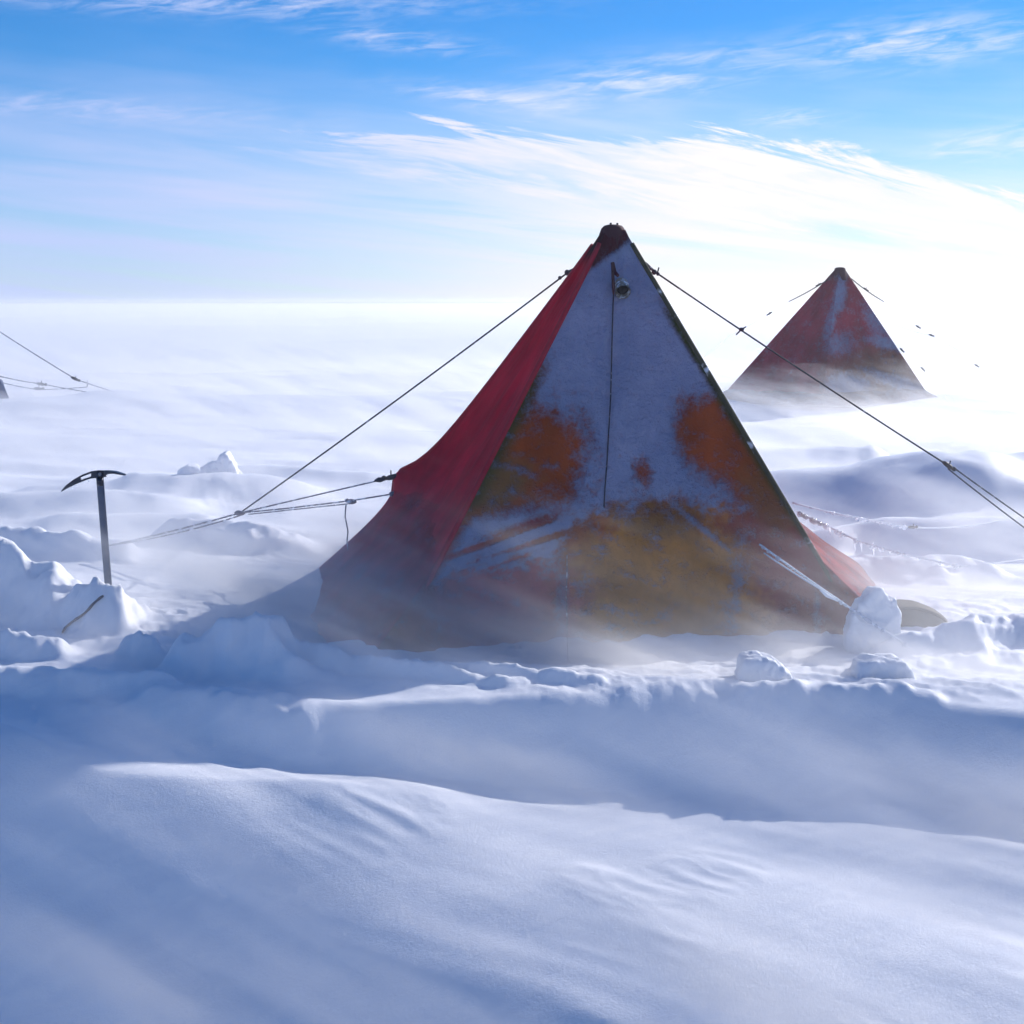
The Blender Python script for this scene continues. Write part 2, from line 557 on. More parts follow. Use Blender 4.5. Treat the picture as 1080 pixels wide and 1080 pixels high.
# ------------------------------------------------------------------ the snow plain
ang_f = np.radians(np.arange(-28, 28.001, 0.085))
ang_c = np.radians(np.linspace(28, 332, 150)[1:-1])
ang = np.concatenate([ang_f, ang_c])
rad = [0.25]
while rad[-1] < 9000:
    r = rad[-1]
    if r < 2.6: dr = 0.12
    elif r < 12: dr = min(max(1.6 * r * r / 3300, 0.010), 0.028)
    else: dr = max(1.7 * r * r / 2900, 0.028)
    rad.append(r + min(dr, r * 0.4))
rad = np.array(rad)
RR, AA = np.meshgrid(rad, ang, indexing="ij")
gx = RR * np.sin(AA); gy = RR * np.cos(AA)
gz = height(gx, gy)
gz = gz * (1 - ss(300, 2500, RR))
gv = np.stack([gx, gy, gz], -1).reshape(-1, 3)
gf = grid_faces(len(rad), len(ang), wrap=True)
# close the middle with a small fan of quads' worth of vertices
me = np_mesh("snow_ground", gv, gf[:, ::-1], M["snow"])
bm_ = bmesh.new(); bm_.from_mesh(me); bm_.verts.ensure_lookup_table()
bm_.faces.new([bm_.verts[i] for i in range(len(ang))][::-1]); bm_.to_mesh(me); bm_.free()
go = link("snow_ground", me)
tag(go, kind="structure")

# ------------------------------------------------------------------ pyramid tents
RED = (0.62, 0.012, 0.040); MAROON = (0.26, 0.028, 0.045); RUST = (0.38, 0.078, 0.02)
OCHRE = (0.66, 0.27, 0.05); OLIVE = (0.06, 0.075, 0.02); MAUVE = (0.52, 0.13, 0.15); BROWN = (0.27, 0.13, 0.045)


def blob(px, py, cx, cy, rx, ry, rot=0, soft=0.45, seed=0, wob=0.32):
    c, s = math.cos(R(rot)), math.sin(R(rot))
    a = ((px - cx) * c + (py - cy) * s) / rx
    b_ = (-(px - cx) * s + (py - cy) * c) / ry
    n = fbm(px / 34, py / 34, 4, 200 + seed) * wob * 1.15 + fbm(px / 10, py / 8, 3, 300 + seed) * wob * 0.9
    r = np.sqrt(a * a + b_ * b_) + n
    return 1 - ss(1 - soft, 1 + soft, r)


def front_pattern(px, py):
    """cloth colour and ice cover of the big tent's front, by eye from the photograph"""
    n = len(px)
    col = np.tile(np.array(RUST), (n, 1))

    def over(c, w):
        nonlocal col
        col = col * (1 - w[:, None]) + np.array(c) * w[:, None]
    over(OCHRE, blob(px, py, 700, 620, 105, 85, soft=0.3, seed=1))
    over(OCHRE, blob(px, py, 800, 635, 24, 45, seed=2))
    over(BROWN, blob(px, py, 520, 510, 45, 25, rot=-15, seed=3))
    over(BROWN, blob(px, py, 690, 545, 60, 22, rot=8, seed=4) * 0.7)
    over(MAROON, blob(px, py, 855, 610, 60, 85, rot=-25, seed=5))
    over(MAROON, blob(px, py, 795, 560, 40, 14, rot=20, seed=15) * 0.8)
    over(MAUVE, blob(px, py, 520, 640, 90, 62, seed=6))
    over(MAROON, blob(px, py, 560, 545, 40, 12, rot=-10, seed=7))
    over(BROWN, blob(px, py, 815, 520, 30, 45, rot=-25, seed=17) * 0.6)
    # seam strips
    lx = 615 - (py - 292) * 0.532          # left seam
    rx = 684 + (py - 292) * 0.630          # right edge
    over(OLIVE, (1 - ss(6, 30, px - lx)) * ss(350, 420, py) * (1 - ss(520, 560, py)) * 0.95)
    over(OLIVE, (1 - ss(4, 17, rx - px)) * ss(300, 340, py) * (1 - ss(560, 590, py)))
    over((0.09, 0.018, 0.026), 1 - ss(266, 276, py + (px - 645) * 0.6))
    ice = np.ones(n)

    def cut(w, k=1.0):
        nonlocal ice
        ice = ice * (1 - k * w)
    cut(blob(px, py, 566, 478, 52, 50, soft=0.6, seed=21, wob=0.4))
    cut(blob(px, py, 530, 515, 58, 24, rot=-20, soft=0.6, seed=22))
    cut(blob(px, py, 752, 462, 34, 44, rot=-28, soft=0.6, seed=23))
    cut(blob(px, py, 800, 505, 30, 62, rot=-33, soft=0.6, seed=24))
    cut(blob(px, py, 677, 498, 8, 13, soft=0.8, seed=25, wob=0.9), 0.75)
    cut(blob(px, py, 700, 625, 108, 98, soft=0.25, seed=26, wob=0.22))
    cut(blob(px, py, 630, 590, 34, 45, soft=0.2, seed=27))
    cut(blob(px, py, 802, 636, 24, 44, soft=0.25, seed=28))
    cut(blob(px, py, 855, 620, 58, 100, rot=-25, soft=0.2, seed=29))
    cut(blob(px, py, 800, 562, 48, 15, rot=20, soft=0.4, seed=39))
    cut(blob(px, py, 520, 660, 130, 62, rot=-8, soft=0.25, seed=30))
    cut(ss(0.0, 0.4, fbm((px + py * 2.4) / 60, (py + px * 0.33) / 13, 3, 211)) * blob(px, py, 545, 582, 72, 45, rot=-10, soft=0.4, seed=31), 0.9)
    cut((1 - ss(5, 26, px - lx)) * ss(360, 410, py), 0.85)
    cut((1 - ss(2, 13, rx - px)) * ss(300, 350, py), 0.95)
    cut(1 - ss(262, 274, py + (px - 645) * 0.75), 0.95)
    # streaks of rime over the bare patches
    st = ss(0.25, 0.6, fbm((px * 0.75 + py * 0.6) / 90, (py * 0.75 - px * 0.6) / 9, 3, 221))
    ice = np.maximum(ice, 0.40 * st * ss(500, 560, py))
    ice = np.maximum(ice, 0.46 * ss(-0.15, 0.5, fbm((px + py * 0.5) / 26, (py - px * 0.3) / 13, 4, 231)) * ss(410, 470, py) * (1 - 0.4 * ss(690, 740, px)))
    ice = np.maximum(ice, 0.58 * blob(px, py, 776, 620, 10, 46, rot=8, soft=0.9, seed=33, wob=0.9))
    ice = np.maximum(ice, 0.55 * blob(px, py, 862, 655, 5, 30, soft=0.5, seed=34))
    ice = np.maximum(ice, 0.65 * blob(px, py, 726, 545, 62, 3.5, rot=40, soft=0.6, seed=36, wob=0.2))
    ice = np.maximum(ice, 0.55 * blob(px, py, 592, 640, 8, 50, soft=0.6, seed=37))
    return col, ice


def set_attrs(me, col, ice):
    n = len(me.vertices)
    a = me.attributes.new("cloth", "FLOAT_COLOR", "POINT")
    a.data.foreach_set("color", np.concatenate([col, np.ones((n, 1))], 1).astype(np.float32).ravel())
    a = me.attributes.new("ice", "FLOAT", "POINT")
    a.data.foreach_set("value", ice.astype(np.float32))


def lerp3(a, b, t): return a + (b - a) * t


def tent_canvas(corners, apex, cap_r, nu, nv, seed, pulls=(), bow=0.03):
    """four canvas panels as one closed skin; corners run front-left, front-right, back-right, back-left.
    Returns vertices (nv+1, 4*nu, 3), the panel each column belongs to, and v"""
    apex = np.array(apex); cs = [np.array(c) for c in corners]
    vs = np.linspace(0, 1, nv + 1)
    cols = []; side = []
    for k in range(4):
        a, b_ = cs[k], cs[(k + 1) % 4]
        ta = apex + cap_r * np.array([(a - apex)[0], (a - apex)[1], 0]) / np.linalg.norm((a - apex)[:2])
        tb = apex + cap_r * np.array([(b_ - apex)[0], (b_ - apex)[1], 0]) / np.linalg.norm((b_ - apex)[:2])
        for i in range(nu):
            u = i / nu
            t0 = lerp3(ta, tb, u); t1 = lerp3(a, b_, u)
            p = t0[None, :] + (t1 - t0)[None, :] * vs[:, None]
            nrm = np.cross(b_ - a, ta - a); nrm = nrm / np.linalg.norm(nrm)
            wid = vs
            # slack cloth between the poles: a slight belly plus creases that fan from the corners
            belly = -bow * math.sin(math.pi * u) * np.sin(math.pi * np.clip(vs, 0, 1)) * (0.4 + vs)
            uu = np.full_like(vs, u)
            wr = 0.030 * fbm(uu * wid * 5 + k * 9, vs * 3.2, 3, seed + k) * math.sin(math.pi * u) ** 0.5
            wr = wr + 0.018 * ridged((uu - 0.5) * 4 + vs * 2.2 + k * 3, vs * 1.4 - uu, 2, seed + 20 + k) * math.sin(math.pi * u)
            p = p + nrm[None, :] * (belly + wr)[:, None]
            cols.append(p); side.append(k)
    V = np.stack(cols, 1)
    for (q, d, s) in pulls:       # where a guy line drags the cloth outwards
        q = np.array(q); d = np.array(d)
        w = np.exp(-np.linalg.norm(V - q, axis=2) / s)
        V = V + w[:, :, None] * d
    return V, np.array(side), vs


def add_cap(name, apex, r, mat, parent, k=1.0):
    mb = MB()
    n = 14; v = []; f = []
    prof = [(1.32, -0.20), (1.18, -0.11), (1.06, -0.03), (0.95, 0.012), (0.72, 0.030), (0.4, 0.036), (0.0, 0.038)]
    for (rr, z) in prof:
        for i in range(n):
            a = 2 * math.pi * i / n
            w = 1 + 0.07 * math.sin(5 * a + z * 30)
            v.append((apex[0] + r * rr * w * math.cos(a), apex[1] + r * rr * w * math.sin(a), apex[2] + z * k))
    for j in range(len(prof) - 1):
        for i in range(n):
            i2 = (i + 1) % n
            f.append((j * n + i, j * n + i2, (j + 1) * n + i2, (j + 1) * n + i))
    mb.add(v, f)
    return mb.build(name, mat, parent)


def toggle(name, p, d, s, parent, mat=None):
    """a rope adjuster: a little slotted bar with the knot beside it"""
    mb = MB(); d = Vector(d).normalized(); p = Vector(p)
    up = Vector((0, 0, 1)); side = d.cross(up).normalized()
    mb.tube([p - d * s, p - d * s * 0.4, p + d * s * 0.4, p + d * s], [s * 0.24, s * 0.36, s * 0.36, s * 0.22], 8)
    mb.ball(p + d * s * 1.2 + up * s * 0.1, s * 0.36, n=8, m=6)
    mb.tube([p + d * s * 0.2, p + d * s * 0.3 + up * s * 0.9 + side * s * 0.2], s * 0.10, 6)
    return mb.build(name, mat or M["black"], parent)


def icicle(parent, p, ln, r=0.006, lean=(0, 0)):
    mb = MB(); p = Vector(p)
    q = p + Vector((lean[0], lean[1], -ln))
    pts = [p.lerp(q, t) for t in (0, 0.3, 0.6, 0.85, 1)]
    mb.tube(pts, [r, r * 0.9, r * 0.6, r * 0.35, r * 0.08], 7)
    return mb.build("icicle", M["ice"], parent)


def frost_lumps(parent, pts, n, r, seed, mat=None, name="rime"):
    """a broken sleeve of rime frozen along a rope, thicker underneath"""
    mb = MB(); N = n * 8; q = []; rr = []
    for i in range(N + 1):
        t = i / N * (len(pts) - 1.0001); k = int(t)
        p = pts[k].lerp(pts[k + 1], t - k)
        a = float(fbm(np.array([i * 0.21]), np.array([seed * 3.3]), 3, seed)[0])
        c = float(fbm(np.array([i * 0.035]), np.array([seed * 1.7]), 2, seed + 4)[0])
        e = max(0.0, min(1.0, 0.5 + a * 1.3)) * max(0.0, min(1.0, 0.62 + c * 2.2))
        q.append(p - Vector((0, 0, r * 0.45 * e))); rr.append(0.0012 + r * 1.4 * e)
    mb.tube(q, rr, 7)
    return mb.build(name, mat or M["ice"], parent)


# ---- big tent
APEX = P(648, 243, 9.2)
cFL = Vector(P(408, 690, 7.86)); cFR = Vector(P(921, 676, 8.22))
cBL = Vector(P(352, 614, 10.2)); cBR = Vector((2.0, 10.55, 0.0))
for c in (cFL, cFR, cBL, cBR): c.z -= 0.05
big = empty("pyramid_tent", (0.55, 9.2, 0.0))
tag(big, "large red pyramid tent with rime-iced front, nearest to the camera", "tent", "pyramid tents of the camp")
pullL = P(432, 506, 9.9); pullR = P(826, 528, 10.0)
NU, NV = 130, 170
V, side, vs = tent_canvas([cFL, cFR, cBR, cBL], APEX, 0.075, NU, NV, 400,
                          pulls=[(pullL, (-0.10, 0.04, 0.02), 0.30), (pullL, (-0.10, 0.02, 0.03), 0.10), (pullR, (0.16, 0.02, 0.02), 0.28)], bow=0.045)
fac = grid_faces(NV + 1, 4 * NU, wrap=True)
me = np_mesh("canvas", V.reshape(-1, 3), fac[:, ::-1], M["canvas"])
px, py = proj(V[..., 0].ravel(), V[..., 1].ravel(), V[..., 2].ravel())
fcol, fice = front_pattern(px, py)
sd = np.tile(side, NV + 1)
hh = np.repeat(vs, 4 * NU)
X, Y_, Z = V[..., 0].ravel(), V[..., 1].ravel(), V[..., 2].ravel()
red = np.array(RED) * (1 - 0.25 * ss(0.55, 0.85, hh))[:, None] + np.array(MAUVE) * (0.25 * ss(0.55, 0.85, hh))[:, None]
ice_side = -0.22 + 0.30 * ss(0.0, 0.5, fbm(Y_ * 2.2, Z * 2.2, 4, 500)) * ss(0.3, 0.7, hh) + 0.25 * ss(0.6, 0.95, hh)
isf = sd == 0
col = np.where(isf[:, None], fcol, red)
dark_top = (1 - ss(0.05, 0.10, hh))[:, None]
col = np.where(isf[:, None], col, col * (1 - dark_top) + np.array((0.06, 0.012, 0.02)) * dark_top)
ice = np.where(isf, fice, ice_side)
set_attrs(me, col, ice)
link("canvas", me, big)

# apex cap: two overlapping flaps of maroon cloth round the pole ends
cap = add_cap("apex_cap", APEX + Vector((-0.012, 0, 0.0)), 0.078, M["maroon"], big)
mb = MB()
for dx, dy in ((-0.02, 0.0), (0.018, 0.02)):
    mb.tube([APEX + Vector((dx, dy, 0.0)), APEX + Vector((dx * 1.2, dy, 0.048))], 0.008, 8)
mb.build("pole_tip", M["black"], cap)

# skirt round the foot of the tent, flaring onto the snow
def skirt(corners, apex, ztop, zmid, outs, n_side, n_v, seed, ground=None):
    cs = [np.array(c) for c in corners]; apex = np.array(apex)
    cen = sum(cs) / 4
    per = []
    for k in range(4):
        a, b_ = cs[k], cs[(k + 1) % 4]
        for i in range(n_side):
            u = i / n_side
            o = outs[k] * math.sin(math.pi * u) ** 0.5 if False else None
            # the outset runs smoothly from side to side round the corners
            w = 0.5 - 0.5 * math.cos(math.pi * u)
            prev, cur, nxt = outs[k - 1], outs[k], outs[(k + 1) % 4]
            if u < 0.5: oo = (prev + cur) / 2 + (cur - (prev + cur) / 2) * ss(0, 0.35, u)
            else: oo = cur + ((cur + nxt) / 2 - cur) * ss(0.65, 1, u)
            per.append((a + (b_ - a) * u, float(oo), k, u))
    cols = []
    for j, (p, oo, k, u) in enumerate(per):
        d = p - cen; d[2] = 0; d /= np.linalg.norm(d)
        fr = (p[2] - ztop(k, u)) / (p[2] - apex[2])
        top = p + (apex - p) * fr
        th = j / len(per)
        out = []
        for t in np.linspace(0, 1, n_v + 1):
            q = top + (p - top) * t
            e = -0.07 * (1 - t) ** 2.5 + oo * (0.25 * t + 0.75 * t ** 1.8)
            fold = 0.045 * t ** 0.8 * float(fbm(np.array([th * 46.0]), np.array([t * 1.2]), 3, seed)[0]) * (0.3 + min(1.0, oo * 2.2))
            q = q + d * (e + fold)
            out.append(q)
        cols.append(np.stack(out))
    Vs = np.stack(cols, 1)
    return Vs, np.array([k for _, _, k, _ in per]), np.array([u for _, _, _, u in per])


def ztop_big(k, u):
    s = {0: (0.62, 0.52), 1: (0.62, 0.95), 2: (0.95, 0.95), 3: (0.92, 0.66)}[k]
    z = s[0] + (s[1] - s[0]) * u
    if k == 0: z = z - 1.9 * math.sin(math.pi * u) ** 1.0
    return z


Vs, ks, us = skirt([cFL, cFR, cBR, cBL], APEX, ztop_big, 0, (0.08, 0.50, 0.35, 0.28), 90, 34, 610)
for (q, d, s) in ((pullL, (-0.10, 0.04, 0.02), 0.30), (pullL, (-0.10, 0.02, 0.03), 0.10), (pullR, (0.16, 0.02, 0.02), 0.28), (P(880, 600, 9.7), (0.16, 0.0, 0.0), 0.30)):
    w = np.exp(-np.linalg.norm(Vs - np.array(q), axis=2) / s)
    Vs = Vs + w[:, :, None] * np.array(d)
me = np_mesh("skirt", Vs.reshape(-1, 3), grid_faces(Vs.shape[0], Vs.shape[1], wrap=True)[:, ::-1], M["skirt"])
px, py = proj(Vs[..., 0].ravel(), Vs[..., 1].ravel(), Vs[..., 2].ravel())
fcol, fice = front_pattern(px, py)
kk = np.tile(ks, Vs.shape[0]); tt = np.repeat(np.linspace(0, 1, Vs.shape[0]), Vs.shape[1])
dusty = -0.02 + 0.32 * ss(0.0, 0.45, fbm(px / 30, py / 45, 4, 620)) + 0.15 * tt
col = np.where((kk == 0)[:, None], fcol, np.where((kk == 1)[:, None], np.array((0.52, 0.06, 0.065)), np.array(RED) * 0.72 + np.array(MAUVE) * 0.28))
ice = np.where(kk == 0, fice, np.where(kk == 1, dusty + 0.12, dusty - 0.05))
set_attrs(me, col, ice)
so = link("skirt", me, big)
sol = so.modifiers.new("solid", "SOLIDIFY"); sol.thickness = 0.004; sol.offset = -1

# vent near the top: a short sleeve, a near-black plug for the shade in its mouth, and the strap above it
vp = P(655, 303, 9.02)
mb = MB()
pts = [vp + Vector((0, 0.05, 0.02)), vp + Vector((0, 0.0, 0.012)), vp + Vector((0.003, -0.06, -0.01)), vp + Vector((0.004, -0.10, -0.03))]
mb.tube(pts, [0.050, 0.048, 0.045, 0.050], 14, cap=False)
mb.tube([p + Vector((0, -0.004, 0)) for p in pts[::-1]], [0.043, 0.038, 0.040, 0.042], 14, cap=False)
vo = mb.build("vent", M["vent"], big)
mb = MB(); mb.ball(pts[3] + Vector((-0.002, 0.028, 0.018)), 0.036, 1, 0.5, 0.9); mb.build("vent_mouth_shade", M["dark"], vo)
mb = MB()
mb.tube([P(646, 277, 8.99), P(648, 287, 8.97), P(652, 291, 8.95)], [0.012, 0.014, 0.010], 8)
mb.tube([P(646, 281, 8.99), P(647, 303, 8.91), P(647, 310, 8.89)], [0.009, 0.011, 0.006], 8)
mb.build("vent_strap", M["maroon"], big)


def front_Y(px, py):
    """distance of the front panel at a pixel"""
    d2 = (px - V0px) ** 2 + (py - V0py) ** 2
    return V0Y[int(np.argmin(d2))]


Vf = V[:, :NU, :].reshape(-1, 3)
V0px, V0py = proj(Vf[:, 0], Vf[:, 1], Vf[:, 2]); V0Y = Vf[:, 1]


def on_front(px, py, off=0.012): return P(px, py, front_Y(px, py) - off)


# cord that hangs down the middle of the front
mb = MB()
line_px = [(647, 309), (646, 340), (645, 380), (644, 420), (642, 455), (640, 490), (638, 515), (637, 535)]
mb.tube([on_front(*q) for q in line_px], 0.0042, 6)
mb.build("front_cord", M["rope"], big)
mb = MB()
mb.tube([on_front(*q, 0.03) for q in ((598, 585), (598, 605), (597, 630), (598, 650))] + [P(598, 668, 7.72), P(599, 700, 7.5)], 0.0025, 6)
mb.build("loose_cord", M["rope_grey"], big)

# pole sleeves sewn along the four edges
for k_, mt in ((0, M["sleeve_red"]), (NU, M["sleeve"]), (2 * NU, M["sleeve_red"]), (3 * NU, M["sleeve_red"])):
    mb = MB()
    sp_ = []
    cen_ = (cFL + cFR + cBL + cBR) / 4
    for r_ in range(6, NV - 4, 5):
        q = Vector(V[r_, k_]); dd = Vector((q.x - cen_.x, q.y - cen_.y, 0)).normalized()
        sp_.append(q - dd * 0.008)
    mb.tube(sp_, 0.017, 8)
    mb.build("pole_sleeve", mt, big)
# small frozen tabs on the panel's edge seam
ep = []
for k in range(30):
    v_ = V[int(12 + k * 4.6), NU]
    ep.append(Vector(v_))
frost_lumps(big, ep, 26, 0.009, 15, M["lump"], "edge_rime")


def guy(parent, pts, r, mat, sag=0.0):
    full = []
    for a, b_ in zip(pts[:-1], pts[1:]):
        seg = rope_points(a, b_, sag, 10)
        full += seg if not full else seg[1:]
    mb = MB(); mb.tube(full, r, 7)
    return mb.build("guy_line", mat, parent), full


J = P(253, 541, 10.2)
A1 = P(112, 576, 10.5)
# from the top of the left pole down to the joining ring
at = P(600, 286.5, 9.42)
g1, pts = guy(big, [at, J], 0.0058, M["rope"], 0.015)
mb = MB()
mb.tube([P(622, 275, 9.3), P(611, 282, 9.36), P(598, 287, 9.42)], [0.010, 0.012, 0.008], 8)
mb.ball(P(598, 287.5, 9.42), 0.020, 0.9, 0.8, 1.0, 9, 6)
mb.ball(P(590.5, 293, 9.44), 0.013)
mb.build("loop", M["rope"], g1)
# the pair from the middle of the left pole
g2, pts = guy(big, [P(424, 501, 9.9), J], 0.0055, M["rope_grey"], 0.0)
toggle("tensioner", P(414, 503, 9.91), J - P(424, 501, 9.9), 0.055, g2)
mb = MB(); mb.tube([P(425, 500, 9.9), P(418, 503, 9.9), P(407, 505, 9.92), P(402, 506, 9.92), P(399, 506, 9.93), P(395, 507, 9.93)], [0.012, 0.016, 0.007, 0.018, 0.019, 0.006], 8); mb.build("knot", M["rope"], g2)
g3, pts = guy(big, [P(420, 520, 9.88), P(371, 528, 9.95), P(300, 536.5, 10.1), J], 0.0055, M["rope_grey"], 0.0)
mb = MB()
mb.tube(rope_points(P(371, 531, 9.95), P(262, 542.5, 10.19), 0.0), 0.0045, 7)
mb.build("loose_end", M["rope_grey"], g3)
mb = MB()
mb.ball(P(371, 529, 9.95), 0.024, 1.5, 1, 0.8); mb.ball(P(366, 528, 9.95), 0.016)
mb.build("knot", M["rope_grey"], g3)
mb = MB(); mb.ball(P(414, 521, 9.88), 0.020, 1.3); mb.build("knot", M["rope_grey"], g3)
mb = MB()
mb.tube([P(365, 531, 9.95), P(364, 545, 9.95), P(367, 560, 9.95), P(366, 572, 9.95), P(368, 588, 9.95)], [0.006, 0.005, 0.005, 0.005, 0.004], 7)
mb.build("hanging_end", M["rope_grey"], g3)
g4, pts = guy(big, [J, A1], 0.0065, M["rope_grey"], 0.01)
mb = MB(); mb.tube(rope_points(J + Vector((0, 0.03, -0.022)), A1 + Vector((0, 0.02, 0.0)), 0.025), 0.0055, 7)
mb.ball(J, 0.026, 1.6, 1, 0.8)
mb.build("return_line", M["rope_grey"], g4)

# right side, top
S1 = P(1000, 491, 9.55); E1 = P(1190, 628, 9.8)
g5, pts = guy(big, [P(681, 280, 9.3), S1], 0.0058, M["rope"], 0.012)
mb = MB()
mb.tube([P(672, 272, 9.26), P(681, 279, 9.28), P(690, 286, 9.3)], [0.012, 0.015, 0.008], 8)
mb.ball(P(690, 287, 9.3), 0.018); mb.ball(P(694, 289, 9.3), 0.012); mb.tube([P(693, 289, 9.3), P(695, 282, 9.3)], 0.005, 6)
mb.build("loop", M["rope"], g5)
mb = MB(); q = P(782, 347.5, 9.37)
mb.ball(q, 0.014, 1.3); mb.tube([q + Vector((-0.035, 0, -0.035)), q, q + Vector((0.03, 0, 0.018))], 0.005, 6)
mb.build("knot", M["rope"], g5)
toggle("tensioner", S1, E1 - S1, 0.045, g5)
g6, pts = guy(big, [S1 + Vector((0, 0, 0.012)), E1 + Vector((0, 0, 0.05))], 0.005, M["rope"], 0.012)
mb = MB(); mb.tube(rope_points(S1 + Vector((0.0, 0.0, -0.022)), E1 + Vector((0.0, 0.05, -0.035)), 0.02), 0.005, 7); mb.build("return_line", M["rope"], g6)

# right side, middle: two iced lines
g7, pts = guy(big, [P(836, 530, 9.95), P(905, 546, 10.15), P(960, 556, 10.3), P(1005, 556, 10.5), P(1056, 549, 10.8)], 0.0062, M["rope_icy"], 0.006)
frost_lumps(g7, pts[:20], 26, 0.014, 3)
toggle("tensioner", P(962, 556, 10.28), (1, 0.2, -0.05), 0.03, g7)
g8, pts = guy(big, [P(842, 540, 9.95), P(868, 552, 9.9), P(905, 570, 9.85), P(958, 585, 9.8), P(1013, 597, 9.8)], 0.0075, M["rope_icy"], 0.004)
frost_lumps(g8, pts, 70, 0.018, 5)
for k, (a, b_, ln) in enumerate(((875, 556, 0.05), (901, 568, 0.075), (908, 571, 0.06), (921, 575, 0.075), (927, 577, 0.03), (938, 580, 0.02), (969, 587, 0.03), (985, 591, 0.03), (1000, 594, 0.03), (1012, 597, 0.04))):
    icicle(g8, P(a, b_, 9.85), ln * 1.25, 0.010, (0.010, 0))
g9, pts = guy(big, [P(1013, 597, 9.8), P(1050, 594, 10.0), P(1078, 590, 10.2)], 0.005, M["rope_icy"], 0.0)
# front right: doubled iced line down to the snow
F0 = on_front(801, 574, 0.03); F1 = P(982, 697, 7.62)
g10, pts = guy(big, [F0, F1], 0.0065, M["rope_icy"], 0.012)
frost_lumps(g10, pts, 40, 0.010, 9)
mb = MB(); mb.tube(rope_points(F0 + Vector((0.03, 0, -0.055)), P(884, 632, 7.72), 0.008), 0.0055, 7)
mb.tube([P(865, 622, 7.75), P(872, 628, 7.74), P(884, 634, 7.72)], [0.006, 0.011, 0.005], 8)
mb.build("return_line", M["rope_icy"], g10)


# ---- the two tents farther off
def far_tent(name, off, label, seed, ropes):
    def Q(a, b_, Y): return P(a, b_, Y) + Vector(off)
    ap = Q(886, 284, 26.0)
    fl = Q(866, 428, 24.9); rr = Q(984, 422, 26.0); ll = Q(757, 416, 26.2); bk = fl + (rr - fl) + (ll - fl)
    for c in (fl, rr, ll, bk): c.z = 0.12 + off[2]
    t = empty(name, (ap.x, ap.y, 0.2))
    tag(t, label, "tent", "pyramid tents of the camp")
    nu, nv = 60, 80
    V, side, vs = tent_canvas([fl, rr, bk, ll], ap, 0.09, nu, nv, seed, bow=0.05)
    me = np_mesh("canvas", V.reshape(-1, 3), grid_faces(nv + 1, 4 * nu, wrap=True)[:, ::-1], M["canvas"])
    W = V.reshape(-1, 3) - np.array(off)
    px, py = proj(W[:, 0], W[:, 1], W[:, 2])
    sd = np.tile(side, nv + 1); h = np.repeat(vs, 4 * nu)
    n = len(px)
    col = np.tile(np.array((0.38, 0.035, 0.065)), (n, 1))
    w = (ss(0.45, 0.8, h) * ss(850, 885, px) * 0.8)[:, None]
    col = col * (1 - w) + np.array((0.24, 0.13, 0.09)) * w
    w = (blob(px, py, 935, 392, 40, 26, seed=71) * 0.7)[:, None]
    col = col * (1 - w) + np.array((0.22, 0.11, 0.06)) * w
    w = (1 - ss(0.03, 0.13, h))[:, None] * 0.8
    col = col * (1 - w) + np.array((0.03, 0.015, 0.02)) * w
    ice = 0.08 + 0.22 * ss(-0.1, 0.5, fbm(px / 12, py / 12, 4, seed + 5))
    ice = np.maximum(ice, 0.8 * blob(px, py, 886, 310, 7, 22, rot=8, soft=0.7, seed=72))
    ice = np.maximum(ice, 0.75 * blob(px, py, 876, 338, 6, 26, rot=14, soft=0.7, seed=73))
    ice = np.maximum(ice, 0.6 * blob(px, py, 884, 362, 18, 14, soft=0.8, seed=74))
    ice = np.maximum(ice, 0.65 * blob(px, py, 925, 338, 13, 24, rot=-30, soft=0.8, seed=75))
    ice = np.maximum(ice, 0.75 * blob(px, py, 938, 362, 26, 8, rot=12, soft=0.5, seed=76))
    ice = np.maximum(ice, 0.8 * blob(px, py, 895, 408, 24, 14, soft=0.5, seed=77))
    ice = np.maximum(ice, 0.7 * blob(px, py, 950, 405, 40, 8, rot=20, soft=0.6, seed=78))
    ice = np.where((sd == 3) | (sd == 2), ice * 0.8, ice)
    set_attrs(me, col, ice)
    link("canvas", me, t)
    add_cap("apex_cap", ap, 0.10, M["maroon"], t)
    sk, ks, us = skirt([fl, rr, bk, ll], ap, lambda k, u: 0.42 + off[2], 0, (0.28, 0.30, 0.3, 0.24), 40, 10, seed + 9)
    me = np_mesh("skirt", sk.reshape(-1, 3), grid_faces(sk.shape[0], sk.shape[1], wrap=True)[:, ::-1], M["skirt"])
    n = len(sk.reshape(-1, 3))
    set_attrs(me, np.tile(np.array((0.20, 0.075, 0.06)), (n, 1)), 0.45 + 0.3 * fbm(sk[..., 0].ravel() * 1.6, sk[..., 1].ravel() * 1.6 + sk[..., 2].ravel() * 3, 3, seed + 12))
    s_o = link("skirt", me, t)
    sol = s_o.modifiers.new("solid", "SOLIDIFY"); sol.thickness = 0.006
    for (pp, knots, mat, r) in ropes:
        pts_ = [Q(*q) for q in pp]
        g, full = guy(t, pts_, r, mat, 0.02)
        for q in knots:
            toggle("tensioner", Q(*q), pts_[-1] - pts_[0], 0.045, g)
    return t


